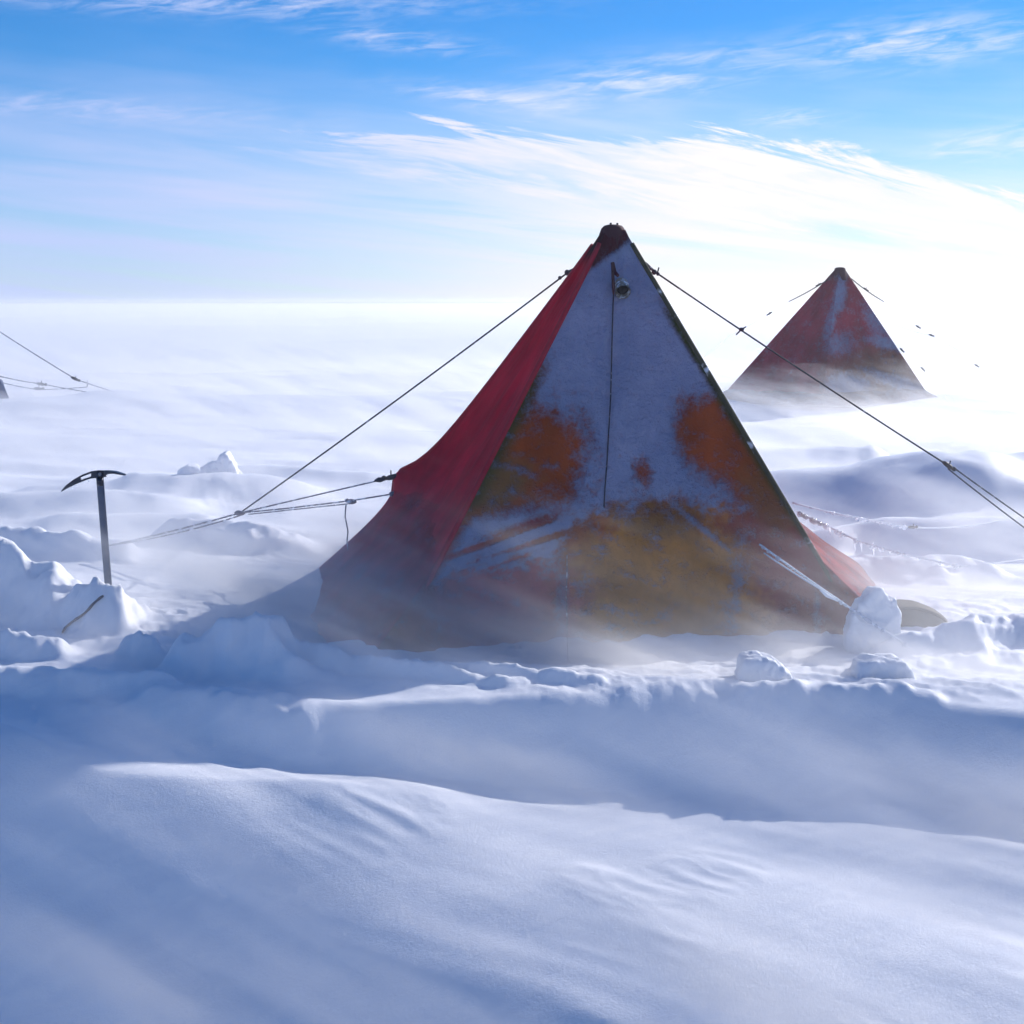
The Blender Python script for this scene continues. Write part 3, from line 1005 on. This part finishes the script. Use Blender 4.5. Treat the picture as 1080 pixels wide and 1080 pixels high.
far_tent("pyramid_tent", (0, 0, 0), "smaller distant red pyramid tent behind the guy line at right", 700, [  # outer ropes: pale ice colour stands in for the glare that hides them
    ([(876, 293, 25.9), (832, 318, 26.0)], [(864, 300, 25.93)], M["rope"], 0.009),
    ([(832, 318, 26.0), (770, 354, 26.2), (700, 408, 26.6)], [(812, 330.5, 26.06)], M["ice"], 0.005),
    ([(898, 294, 25.9), (932, 318, 26.0)], [(913, 305, 25.95)], M["rope"], 0.009),
    ([(932, 318, 26.0), (968, 345, 26.1), (1030, 386, 26.3), (1080, 420, 26.6)], [(968, 344.5, 26.1), (1030, 385.5, 26.3)], M["ice"], 0.005),
    ([(940, 341, 25.6), (982, 354, 25.8), (1060, 392, 26.0)], [(982, 353.5, 25.8)], M["ice"], 0.005),
    ([(951, 369, 25.8), (973, 389, 25.6), (1006, 428, 25.2)], [(951, 369, 25.75), (973, 389, 25.6)], M["ice"], 0.005),
])
# the third tent stands just out of the picture: only its lines and the edge of its skirt reach in
third_off = P(-128, 300, 26.4) - P(886, 300, 26.0)
third_off.z = -0.02
ox = third_off


def third_q(a, b_, Y):          # pixel as seen in the photo -> the far-tent frame
    w = P(a, b_, Y) - ox
    return w


def guy_third(t, pp, r, mat, knots=()):
    pts_ = [P(*q) for q in pp]
    g, full = guy(t, pts_, r, mat, 0.01)
    for q in knots: toggle("tensioner", P(*q), pts_[-1] - pts_[0], 0.075, g)
    return g


third = far_tent("pyramid_tent", tuple(ox), "pale pink tent edge at far left with thin guy lines", 760, [])
guy_third(third, [(-112, 296, 26.3), (0, 350, 26.4), (80, 400, 26.5), (152, 423, 26.6)], 0.009, M["rope_grey"], [(79, 399.5, 26.5)])
guy_third(third, [(-60, 385, 26.2), (0, 397, 26.3), (44, 405, 26.4), (152, 423, 26.6)], 0.009, M["rope_grey"], [(43, 405, 26.4)])
guy_third(third, [(-50, 394, 26.1), (0, 403, 26.2), (40, 411, 26.3), (92, 408, 26.5), (92, 401, 26.5)], 0.007, M["rope_grey"], [(40, 410, 26.3)])
# its loose flap pegged out towards the right
nr, ncol = 16, 24
fl_v = np.zeros((nr, ncol, 3))
for i in range(nr):
    for j in range(ncol):
        s, t_ = j / (ncol - 1), i / (nr - 1)
        top = P(-76 + 78 * s, 376 + 28 * s + 3 * math.sin(5 * s), 26.2)
        botm = P(-76 + 94 * s, 430 + 2 * s, 25.9)
        p = top.lerp(botm, t_)
        p.y += 0.06 * math.sin(9 * s + 2 * t_) - 0.05 * math.sin(math.pi * t_)
        fl_v[i, j] = p
me = np_mesh("flap", fl_v.reshape(-1, 3), grid_faces(nr, ncol), M["skirt"])
set_attrs(me, np.tile(np.array((0.36, 0.16, 0.13)), (nr * ncol, 1)), 0.80 + 0.3 * fbm(fl_v[..., 0].ravel() * 3, fl_v[..., 2].ravel() * 3, 3, 900))
fo = link("flap", me, third)
sol = fo.modifiers.new("solid", "SOLIDIFY"); sol.thickness = 0.008

# ------------------------------------------------------------------ ice axe
YA = 8.55
base = P(115, 628, YA)
axe = empty("ice_axe", base)
tag(axe, "dark ice axe planted upright in a snow mound at left", "ice axe")
top = P(105, 499, YA)
ax_dir = (top - base).normalized()
px2m = (P(106, 560, YA) - P(105, 560, YA)).length
bot = base - ax_dir * 0.22
# oval shaft
mb = MB()
rt = Vector((1, 0.25, 0)); rt = (rt - ax_dir * rt.dot(ax_dir)).normalized(); fw = ax_dir.cross(rt)
n = 16; rings = []
L = (top - bot).length
sts = [0, 0.05, 0.5, 0.95, 1.0]
v = []; f = []
for s in sts:
    c = bot.lerp(top, s)
    for k in range(n):
        a = 2 * math.pi * k / n
        e = 0.85
        ca, sa = math.cos(a), math.sin(a)
        v.append(c + rt * (0.0225 * math.copysign(abs(ca) ** e, ca)) + fw * (0.014 * math.copysign(abs(sa) ** e, sa)))
for i in range(len(sts) - 1):
    for k in range(n):
        k2 = (k + 1) % n
        f.append((i * n + k, i * n + k2, (i + 1) * n + k2, (i + 1) * n + k))
f.append(tuple(range(n))[::-1]); f.append(tuple((len(sts) - 1) * n + k for k in range(n)))
mb.add(v, f)
shaft = mb.build("shaft", M["alu"], axe)


def outline_plate(name, top_px, bot_px, Yc, th, mat, parent, hole=None):
    """flat steel piece: top and lower edge given point by point, with real thickness and an optional slot"""
    mb = MB()
    N = 40

    def samp(pl, t):
        k = t * (len(pl) - 1); i = min(int(k), len(pl) - 2); fr = k - i
        return (pl[i][0] + (pl[i + 1][0] - pl[i][0]) * fr, pl[i][1] + (pl[i + 1][1] - pl[i][1]) * fr)
    rows = []
    for i in range(N + 1):
        t = i / N
        a = samp(top_px, t); b_ = samp(bot_px, t)
        th_i = th * (0.35 + 0.65 * math.sin(math.pi * min(1, max(0.04, t * 0.97 + 0.02))) ** 0.4)
        row = []
        for s in (0.0, 0.3, 0.7, 1.0):
            q = P(a[0] + (b_[0] - a[0]) * s, a[1] + (b_[1] - a[1]) * s, Yc)
            row.append((q - Vector((0, th_i / 2, 0)), q + Vector((0, th_i / 2, 0))))
        rows.append(row)
    v = []; f = []
    for row in rows:
        for a, b_ in row: v += [a, b_]

    def id_(i, s, k): return (i * 4 + s) * 2 + k
    holes = set()
    if hole:
        for i in range(N):
            t = (i + 0.5) / N
            if hole[0] < t < hole[1]: holes.add(i)
    for i in range(N):
        for s in range(3):
            if s == 1 and i in holes: continue
            f.append((id_(i, s, 0), id_(i, s + 1, 0), id_(i + 1, s + 1, 0), id_(i + 1, s, 0)))
            f.append((id_(i, s, 1), id_(i + 1, s, 1), id_(i + 1, s + 1, 1), id_(i, s + 1, 1)))
        f.append((id_(i, 0, 0), id_(i + 1, 0, 0), id_(i + 1, 0, 1), id_(i, 0, 1)))
        f.append((id_(i, 3, 0), id_(i, 3, 1), id_(i + 1, 3, 1), id_(i + 1, 3, 0)))
        if i in holes:
            f.append((id_(i, 1, 0), id_(i, 1, 1), id_(i + 1, 1, 1), id_(i + 1, 1, 0)))
            f.append((id_(i, 2, 0), id_(i + 1, 2, 0), id_(i + 1, 2, 1), id_(i, 2, 1)))
            if i - 1 not in holes: f.append((id_(i, 1, 0), id_(i, 2, 0), id_(i, 2, 1), id_(i, 1, 1)))
            if i + 1 not in holes: f.append((id_(i + 1, 1, 0), id_(i + 1, 1, 1), id_(i + 1, 2, 1), id_(i + 1, 2, 0)))
    for i in (0, N):
        for s in range(3): f.append((id_(i, s, 0), id_(i, s, 1), id_(i, s + 1, 1), id_(i, s + 1, 0)))
    mb.add(v, f)
    return mb.build(name, mat, parent, smooth=False)


pick_top = [(64.5, 517.8), (70, 511.5), (78, 505.5), (87, 500.5), (96, 497.0), (104, 496.0), (112, 496.2)]
pick_bot = [(64.8, 518.6), (72, 514.5), (80, 510.8), (89, 507.0), (96, 504.6), (104, 504.0), (112, 503.0)]
pick = outline_plate("pick", pick_top, pick_bot, YA, 0.014, M["steel"], axe, hole=(0.46, 0.68))
adze_top = [(110, 496.1), (116, 496.3), (122, 497.0), (127, 498.6), (132.5, 500.2)]
adze_bot = [(110, 503.0), (114, 499.6), (121, 499.2), (127, 500.4), (132.3, 501.3)]
outline_plate("adze", adze_top, adze_bot, YA, 0.045, M["steel"], axe)
mb = MB()       # the eye of the head and its rivets
mb.tube([P(105.2, 500, YA - 0.022), P(105.2, 500, YA + 0.022)], 0.020, 14)
mb.tube([P(105.6, 512, YA), P(105.2, 503, YA)], [0.021, 0.022], 14)
mb.build("head_socket", M["steel"], axe)
mb = MB(); mb.tube([P(105.2, 500, YA - 0.027), P(105.2, 500, YA - 0.020)], 0.010, 12); mb.build("rivet", M["ice"], axe)
for a, b_, ln in ((76, 513, 0.018), (80, 511.5, 0.010), (93, 506.5, 0.012)):
    icicle(axe, P(a, b_, YA - 0.005), ln, 0.007, (0.004, 0))
# leash lying down the mound
mb = MB()
lp = []
for q in ((111, 627), (108, 629), (105, 631), (101.5, 634), (98, 637), (94, 642), (90, 646), (85, 650), (80, 653), (76, 656), (72, 659), (68.5, 662.5), (66, 667)):
    g = P(*q, YA)
    # drop onto the snow along the line of sight
    best = None
    for k in range(160):
        yy = 7.4 + k * 0.01
        w = P(*q, yy)
        if w.z <= hz(w.x, w.y) + 0.016:
            best = w; break
    lp.append(best or (lp[-1] if lp else P(*q, 8.35)))
lp[0] = P(112, 626, YA - 0.02)
mb.tube(lp, [0.006 + 0.0025 * ((i * 7) % 3) / 2 for i in range(len(lp))], 8)
mb.build("leash", M["tape"], axe)


# ------------------------------------------------------------------ snow blocks and the half-buried bag
def snow_lump(name, px, py, Y, sx, sy, sz, seed, label, cat="snow block", sharp=0.3, group=None, sink=0.3):
    bm = bmesh.new()
    bmesh.ops.create_icosphere(bm, subdivisions=5, radius=1.0)
    rn = np.random.default_rng(seed)
    planes = []
    for k in range(9):
        d = rn.normal(size=3); d /= np.linalg.norm(d)
        planes.append((d, rn.uniform(0.55, 0.85)))
    c = P(px, py, Y)
    co = np.array([v.co[:] for v in bm.verts])
    for d, h in planes:
        s = co @ d
        ex = np.clip(s - h, 0, None)
        co = co - np.outer(ex * (1 - 0.12), d)
    nn = co / np.linalg.norm(co, axis=1)[:, None]
    k = seed * 3.7
    dis = 0.20 * sharp * ridged(co[:, 0] * 1.6 + k, co[:, 2] * 1.6 + co[:, 1] * 1.1, 4, seed) + 0.10 * sharp * fbm(co[:, 0] * 6 + co[:, 1] * 4, co[:, 2] * 6 - k, 3, seed + 1)
    co = co + nn * dis[:, None]
    co = co * np.array([sx, sy, sz]) 
    for v, p in zip(bm.verts, co): v.co = p
    me = bpy.data.meshes.new(name); bm.to_mesh(me); bm.free()
    for p in me.polygons: p.use_smooth = True
    me.materials.append(M["lump"])
    o = bpy.data.objects.new(name, me); C.objects.link(o)
    o.location = (c.x, c.y, c.z - sz * (1 - sink) * 0.0)
    tag(o, label, cat, group)
    return o


SB = "blocks of broken snow round the tents"
def snow_slab(name, outline, Y, th, seed, label, group):
    """a broken upright piece of wind crust: an outline with real thickness, its faces and edges crumbled"""
    c = P(sum(p[0] for p in outline) / len(outline), sum(p[1] for p in outline) / len(outline), Y)
    pts = [P(a, b_, Y) - c for a, b_ in outline]
    bm = bmesh.new()
    fr = [bm.verts.new((p.x, -th / 2 + 0.25 * p.z, p.z)) for p in pts]
    bk = [bm.verts.new((p.x * 0.9, th / 2 + 0.25 * p.z, p.z * 0.93)) for p in pts]
    n = len(pts)
    bm.faces.new(fr); bm.faces.new(bk[::-1])
    for i in range(n): bm.faces.new((fr[i], bk[i], bk[(i + 1) % n], fr[(i + 1) % n]))
    bmesh.ops.recalc_face_normals(bm, faces=bm.faces)
    bmesh.ops.triangulate(bm, faces=bm.faces)
    for k in range(5):
        es = [e for e in bm.edges if e.calc_length() > 0.018]
        if not es: break
        bmesh.ops.subdivide_edges(bm, edges=es, cuts=1)
        bmesh.ops.triangulate(bm, faces=bm.faces)
    bmesh.ops.smooth_vert(bm, verts=bm.verts, factor=0.5, use_axis_x=True, use_axis_y=True, use_axis_z=True)
    bm.normal_update()
    co = np.array([v.co[:] for v in bm.verts]); nn = np.array([v.normal[:] for v in bm.verts])
    d = 0.030 * ridged(co[:, 0] * 8 + co[:, 1] * 3 + seed, co[:, 2] * 8 - co[:, 1] * 4, 4, seed)
    for v, p in zip(bm.verts, co + nn * d[:, None]): v.co = p
    me = bpy.data.meshes.new(name); bm.to_mesh(me); bm.free()
    for p in me.polygons: p.use_smooth = True
    me.materials.append(M["lump"])
    o = bpy.data.objects.new(name, me); C.objects.link(o); o.location = c
    return tag(o, label, "snow block", group)


snow_slab("snow_block", [(893, 700), (950, 700), (944, 668), (945, 644), (942, 631), (938, 635), (934, 630), (929, 621), (922, 623), (914, 631), (905, 638), (896, 652), (890, 672)], 8.0, 0.14, 5,
          "upright jagged snow block leaning at the big tent's right corner", SB)
snow_slab("snow_block", [(779, 738), (778, 712), (784, 697), (796, 693), (812, 696), (826, 705), (834, 718), (838, 738)], 7.12, 0.2, 9, "rounded snow block alone in front of the big tent", SB)
snow_lump("snow_block", 868, 728, 7.10, 0.10, 0.10, 0.05, 12, "lowest snow lump between the two larger blocks", sharp=0.5, group=SB)
snow_slab("snow_block", [(880, 742), (884, 722), (900, 712), (905, 700), (925, 696), (948, 698), (956, 706), (958, 722), (976, 736), (980, 742)], 7.15, 0.22, 15, "wide stepped snow block below the doubled rope's end", SB)
snow_slab("snow_block", [(211, 506), (213, 497), (219, 490), (226, 487), (232, 486), (235, 479), (239, 478), (243, 485), (248, 490), (252, 500), (262, 506)], 14.4, 0.22, 21, "pointed snow lump standing alone on the plain left of the tent", SB)
snow_slab("snow_block", [(186, 506), (192, 496), (200, 491), (210, 494), (216, 500), (222, 506)], 14.2, 0.2, 24, "low snow lump beside the pointed one on the plain", SB)

# bag
bp = P(958, 660, 8.42)
bag = empty("gear_bag", (bp.x, bp.y, bp.z - 0.15))
tag(bag, "olive brown bag half buried in snow right of the big tent", "bag")
bm = bmesh.new(); bmesh.ops.create_icosphere(bm, subdivisions=4, radius=1)
for v in bm.verts:
    p = v.co
    s = (abs(p.x) ** 3 + abs(p.y) ** 3 + abs(p.z) ** 3) ** (1 / 3)
    p = p / s
    q = Vector((p.x * 0.25, p.y * 0.19, p.z * 0.15))
    q.z -= 0.35 * max(0, q.x) ** 1.2
    nz = float(fbm(np.array([p.x * 2.0]), np.array([p.z * 2 + p.y]), 3, 33)[0])
    v.co = q * (1 + 0.09 * nz)
me = bpy.data.meshes.new("bag_body"); bm.to_mesh(me); bm.free()
for p in me.polygons: p.use_smooth = True
me.materials.append(M["bag"])
o = bpy.data.objects.new("bag_body", me); C.objects.link(o); o.parent = bag; o.location = (0, 0, 0.15)
mb = MB()
ed = []
for k in range(13):
    x_ = -0.215 + 0.425 * k / 12
    zt = 0.15 * max(0.02, 1 - abs(x_ / 0.25) ** 3 - (0.125 / 0.19) ** 3) ** (1 / 3) - 0.35 * max(0, x_) ** 1.2
    ed.append(Vector((bag.location.x + x_, bag.location.y - 0.125, bag.location.z + 0.15 + zt)))
mb.tube(ed, [0.006] + [0.014] * 11 + [0.006], 8)
mb.build("rolled_edge", M["bag"], bag)

# ------------------------------------------------------------------ light, sky
SUN_AZ, SUN_EL = 45.0, 25.0
sd_ = Vector((math.sin(R(SUN_AZ)) * math.cos(R(SUN_EL)), math.cos(R(SUN_AZ)) * math.cos(R(SUN_EL)), math.sin(R(SUN_EL))))
sl = bpy.data.lights.new("sun", "SUN"); sl.energy = 5.0; sl.angle = R(0.55); sl.color = (1.0, 0.955, 0.93)
so = bpy.data.objects.new("sun", sl); C.objects.link(so)
so.rotation_euler = sd_.to_track_quat("Z", "Y").to_euler()
so.location = sd_ * 40

w = bpy.data.worlds.new("World"); scene.world = w; w.use_nodes = True
nt = w.node_tree
for n_ in list(nt.nodes): nt.nodes.remove(n_)
b = NB(nt)
sky = b.n("ShaderNodeTexSky", sky_type="NISHITA", sun_disc=False)
sky.sun_elevation = R(SUN_EL); sky.sun_rotation = R(SUN_AZ); sky.altitude = 1500
sky.air_density = 1.0; sky.dust_density = 0.25; sky.ozone_density = 4.0
dirv = b.n("ShaderNodeTexCoord").outputs["Generated"]
dx, dy, dz = b.sep(dirv)
az = b.m("MULTIPLY", b.m("ARCTAN2", dx, dy), 57.2958)
el = b.m("MULTIPLY", b.m("ARCSINE", b.m("MINIMUM", b.m("MAXIMUM", dz, -1.0), 1.0)), 57.2958)
# deeper blue overhead: high dry air
sk2 = b.n("ShaderNodeHueSaturation"); sk2.inputs["Hue"].default_value = 0.503; sk2.inputs["Saturation"].default_value = 1.18; sk2.inputs["Value"].default_value = 1.0
cw = b.n("ShaderNodeMix", data_type="RGBA", blend_type="MULTIPLY"); cw.inputs[0].default_value = 1.0
b.put(cw.inputs[6], sky.outputs[0]); b.put(cw.inputs[7], (0.80, 0.97, 1.13))
b.put(sk2.inputs["Color"], cw.outputs[2])


def streak(sa, se, slope, scale=1.0, detail=5, rough=0.55, dist=0.3, off=0.0, bend=0.0):
    e2 = b.m("ADD", el, b.m("MULTIPLY", az, slope))
    if bend: e2 = b.m("ADD", e2, b.m("MULTIPLY", b.m("MULTIPLY", az, az), bend))
    return b.noise(b.xyz(b.m("MULTIPLY", az, sa), b.m("MULTIPLY", e2, se), off), scale, detail, rough, dist)


def gauss(a0, e0, ra, re, slope=0.0):
    e = b.m("ADD", b.m("SUBTRACT", el, e0), b.m("MULTIPLY", b.m("SUBTRACT", az, a0), slope))
    p = b.m("ADD", b.m("POWER", b.m("DIVIDE", b.m("SUBTRACT", az, a0), ra), 2.0), b.m("POWER", b.m("DIVIDE", e, re), 2.0))
    return b.m("POWER", 2.718, b.m("MULTIPLY", p, -1.0))


def many(op, *xs):
    r = xs[0]
    for x in xs[1:]: r = b.m(op, r, x)
    return r


warp = streak(0.10, 0.35, 0.05, 1.0, 3, 0.5, 0.0, 3.0)
s1 = streak(0.17, 1.5, 0.17, 1.0, 8, 0.66, 0.5, 1.0, 0.003)      # fine cirrus fibres
s2 = streak(0.06, 0.85, 0.10, 1.0, 6, 0.58, 0.35, 7.0)            # broad veil bands
s3 = streak(0.45, 2.6, -0.10, 1.0, 7, 0.62, 0.5, 12.0)            # small wisps
sn = b.m("SUBTRACT", s1, 0.5)
# main bright sheet: its upper edge arches over the right half, its lower edge falls to the right
dz1 = b.m("SUBTRACT", az, 1.0)
top = b.m("SUBTRACT", 6.9, b.m("MULTIPLY", b.m("MULTIPLY", dz1, dz1), 0.0085))
edge = many("ADD", b.m("SUBTRACT", top, el), b.m("MULTIPLY", sn, 5.0))
low = b.m("SUBTRACT", 4.4, b.m("MULTIPLY", az, 0.16))
edge2 = many("ADD", b.m("SUBTRACT", el, low), b.m("MULTIPLY", sn, 3.0))
c1 = many("MULTIPLY", b.ss(0.0, 0.6, edge), b.ss(-12.5, -2.0, b.m("ADD", az, b.m("MULTIPLY", sn, 16))), b.ss(-0.5, 0.7, edge2))
c1 = b.m("MULTIPLY", c1, b.lin(0.38, 0.58, 0.50, 1.0, s1))
# bright veil under it
c6 = many("MULTIPLY", b.ss(5.2, 3.2, b.m("ADD", el, b.m("MULTIPLY", b.m("SUBTRACT", s2, 0.5), 3.5))), b.ss(-9.0, 6.0, az), b.lin(0.40, 0.60, 0.22, 0.94, s2))
# pale lilac veil over the left half
c2 = many("MULTIPLY", b.ss(10.5, 4.0, b.m("ADD", el, b.m("MULTIPLY", b.m("SUBTRACT", warp, 0.5), 5.0))), b.lin(0.34, 0.66, 0.45, 1.0, s2), b.lin(3.0, 8.0, 0.97, 0.75, el))
c2 = b.m("MULTIPLY", c2, b.lin(-12.0, 12.0, 1.0, 0.6, az))
# thin high wisps
gs = many("ADD", gauss(5.2, 8.6, 4.2, 0.75, -0.10), gauss(15.6, 9.6, 4.2, 0.8, -0.03), gauss(18.6, 5.9, 3.0, 0.55, -0.1), gauss(-1.2, 7.9, 3.2, 0.40, 0.12), gauss(11.0, 7.0, 1.6, 0.3), b.m("MULTIPLY", gauss(-13.0, 11.2, 9.0, 0.5, -0.01), 1.3), gauss(-16.0, 7.2, 6.0, 0.5, 0.03), gauss(-4.5, 10.0, 3.0, 0.4, 0.1))
c4 = b.m("MINIMUM", b.m("MULTIPLY", b.m("MULTIPLY", gs, b.ss(0.36, 0.74, s3)), 0.75), 0.9)
# the rest of the sky, away from this view
c5 = many("MULTIPLY", b.ss(0.50, 0.72, s2), b.ss(20.0, 30.0, b.m("ABSOLUTE", az)), 0.5)
# whitening towards the sun-side horizon
c3 = many("MULTIPLY", b.ss(2.8, 0.4, el), b.ss(-8.0, 7.0, az), 0.9)
inv = 1.0
for c_ in (c1, c2, c3, c4, c5, c6):
    inv = b.m("MULTIPLY", inv, b.m("SUBTRACT", 1.0, c_))
cov = b.m("SUBTRACT", 1.0, inv)
sunw = b.ss(-18.0, 10.0, az)
ccol = b.mix(sunw, (0.54, 0.63, 0.97), (1.0, 0.97, 1.02))
bg1 = b.n("ShaderNodeBackground"); b.put(bg1.inputs[0], sk2.outputs[0]); bg1.inputs[1].default_value = 0.108
bg2 = b.n("ShaderNodeBackground"); b.put(bg2.inputs[0], ccol); bg2.inputs[1].default_value = 0.96
mixw = b.n("ShaderNodeMixShader"); b.put(mixw.inputs[0], b.m("MULTIPLY", cov, b.ss(-3, 0, el)))
b.put(mixw.inputs[1], bg1); b.put(mixw.inputs[2], bg2)
wo = b.n("ShaderNodeOutputWorld"); b.put(wo.inputs[0], mixw)

# ------------------------------------------------------------------ air: even haze, and the snow the wind carries
USE_VOL = True


def box_obj(name, lo, hi, mat):
    mb = MB()
    x0, y0, z0 = lo; x1, y1, z1 = hi
    v = [(x0, y0, z0), (x1, y0, z0), (x1, y1, z0), (x0, y1, z0), (x0, y0, z1), (x1, y0, z1), (x1, y1, z1), (x0, y1, z1)]
    mb.add(v, [(0, 3, 2, 1), (4, 5, 6, 7), (0, 1, 5, 4), (1, 2, 6, 5), (2, 3, 7, 6), (3, 0, 4, 7)])
    return mb.build(name, mat, None, smooth=False)


if USE_VOL:
    m, nt = new_mat("haze_air"); b = NB(nt)
    pv = b.n("ShaderNodeVolumePrincipled")
    pv.inputs["Color"].default_value = (0.985, 0.985, 0.995, 1); pv.inputs["Density"].default_value = 0.0014
    pv.inputs["Anisotropy"].default_value = 0.55
    out = b.n("ShaderNodeOutputMaterial"); b.put(out.inputs["Volume"], pv)
    hz_o = box_obj("haze", (-620, -60, -2.6), (620, 820, 2.85), m)
    tag(hz_o, kind="stuff")

    m, nt = new_mat("drifting_snow"); b = NB(nt)
    pos = b.n("ShaderNodeNewGeometry").outputs["Position"]
    X_, Y__, Z_ = b.sep(pos)
    # height over the ground: low in front of the step, level behind it
    gl = b.m("SUBTRACT", b.lin(6.2, 7.0, -0.42, 0.0, Y__), b.m("MULTIPLY", b.m("MAXIMUM", b.m("SUBTRACT", 5.9, Y__), 0.0), 0.18))
    gl = b.m("SUBTRACT", gl, b.m("MULTIPLY", b.m("MULTIPLY", b.m("MAXIMUM", b.m("SUBTRACT", 0.0, X_), 0.0), 0.32), b.ss(5.9, 4.2, Y__)))
    h = b.m("SUBTRACT", Z_, gl)
    along = b.m("ADD", b.m("MULTIPLY", X_, WD[0]), b.m("MULTIPLY", Y__, WD[1]))
    cross = b.m("ADD", b.m("MULTIPLY", X_, -WD[1]), b.m("MULTIPLY", Y__, WD[0]))
    q = b.xyz(b.m("MULTIPLY", along, 0.45), b.m("MULTIPLY", cross, 2.9), b.m("ADD", b.m("MULTIPLY", Z_, 2.4), b.m("MULTIPLY", along, 0.6)))
    n1 = b.noise(q, 1.0, 3, 0.62)
    thick = b.m("POWER", b.ss(0.47, 0.72, n1), 1.6)
    fall = b.m("POWER", 2.718, b.m("DIVIDE", b.m("MAXIMUM", h, 0.0), b.m("MULTIPLY", b.lin(0.35, 0.7, 0.6, 2.0, n1), -0.17)))
    dens = b.m("MULTIPLY", fall, b.m("ADD", 0.025, b.m("MULTIPLY", thick, 7.0)))
    # clouds of it pour past the tent's windward foot and hang in its lee
    def puff(cx, cy, cz, rx, ry, rz):
        a = b.m("POWER", b.m("DIVIDE", b.m("SUBTRACT", X_, cx), rx), 2.0)
        c_ = b.m("POWER", b.m("DIVIDE", b.m("SUBTRACT", Y__, cy), ry), 2.0)
        d_ = b.m("POWER", b.m("DIVIDE", b.m("SUBTRACT", Z_, cz), rz), 2.0)
        return b.m("POWER", 2.718, b.m("MULTIPLY", b.m("ADD", b.m("ADD", a, c_), d_), -1.0))
    pf = b.m("ADD", b.m("MULTIPLY", puff(-0.9, 7.9, 0.1, 1.0, 0.8, 0.40), 4.2), b.m("MULTIPLY", puff(0.8, 7.45, 0.0, 1.5, 0.4, 0.26), 4.0))
    pf = b.m("ADD", pf, b.m("MULTIPLY", puff(2.6, 9.0, 0.1, 0.8, 1.2, 0.35), 2.0))
    pf = b.m("ADD", pf, b.m("MULTIPLY", puff(-2.2, 8.9, 0.05, 0.9, 0.9, 0.35), 3.5))
    pf = b.m("ADD", pf, b.m("MULTIPLY", puff(0.9, 6.3, -0.10, 1.8, 0.45, 0.24), 0.5))
    dens = b.m("ADD", dens, b.m("MULTIPLY", pf, b.m("ADD", 0.22, thick)))
    # thicker out on the open plain
    dens = b.m("MULTIPLY", dens, b.lin(6.0, 20.0, 0.50, 0.62, Y__))
    pv = b.n("ShaderNodeVolumePrincipled")
    pv.inputs["Color"].default_value = (0.985, 0.985, 0.995, 1); b.put(pv.inputs["Density"], dens)
    pv.inputs["Anisotropy"].default_value = 0.5
    out = b.n("ShaderNodeOutputMaterial"); b.put(out.inputs["Volume"], pv)
    m.cycles.volume_step_rate = 0.28
    m2 = m.copy(); m2.cycles.volume_step_rate = 0.45
    bo = box_obj("blowing_snow", (-7, 2.4, -1.7), (8, 13.5, 0.95), m)
    tag(bo, kind="stuff")
    bo = box_obj("blowing_snow", (-16, 13.505, -0.9), (18, 42, 1.0), m2)
    tag(bo, kind="stuff")
    m, nt = new_mat("far_drifting_snow"); b = NB(nt)
    pv = b.n("ShaderNodeVolumePrincipled")
    pv.inputs["Color"].default_value = (0.985, 0.985, 0.995, 1); pv.inputs["Density"].default_value = 0.016
    pv.inputs["Anisotropy"].default_value = 0.5
    out = b.n("ShaderNodeOutputMaterial"); b.put(out.inputs["Volume"], pv)
    bo = box_obj("blowing_snow", (-600, 42.05, -1.6), (600, 800, 0.95), m)
    tag(bo, kind="stuff")

# ------------------------------------------------------------------ render settings
cy = scene.cycles if hasattr(scene, "cycles") else None
scene.render.engine = "CYCLES"
cy = scene.cycles
cy.use_denoising = True
try: cy.denoiser = "OPENIMAGEDENOISE"
except Exception: pass
cy.max_bounces = 4; cy.diffuse_bounces = 2; cy.glossy_bounces = 2; cy.transmission_bounces = 3; cy.volume_bounces = 1; cy.transparent_max_bounces = 6
cy.volume_step_rate = 1.0
cy.volume_max_steps = 64
cy.use_adaptive_sampling = True
cy.adaptive_threshold = 0.04
cy.sample_clamp_indirect = 6
scene.view_settings.view_transform = "Standard"
scene.view_settings.look = "None"
scene.view_settings.exposure = 0.11
scene.view_settings.gamma = 1.0
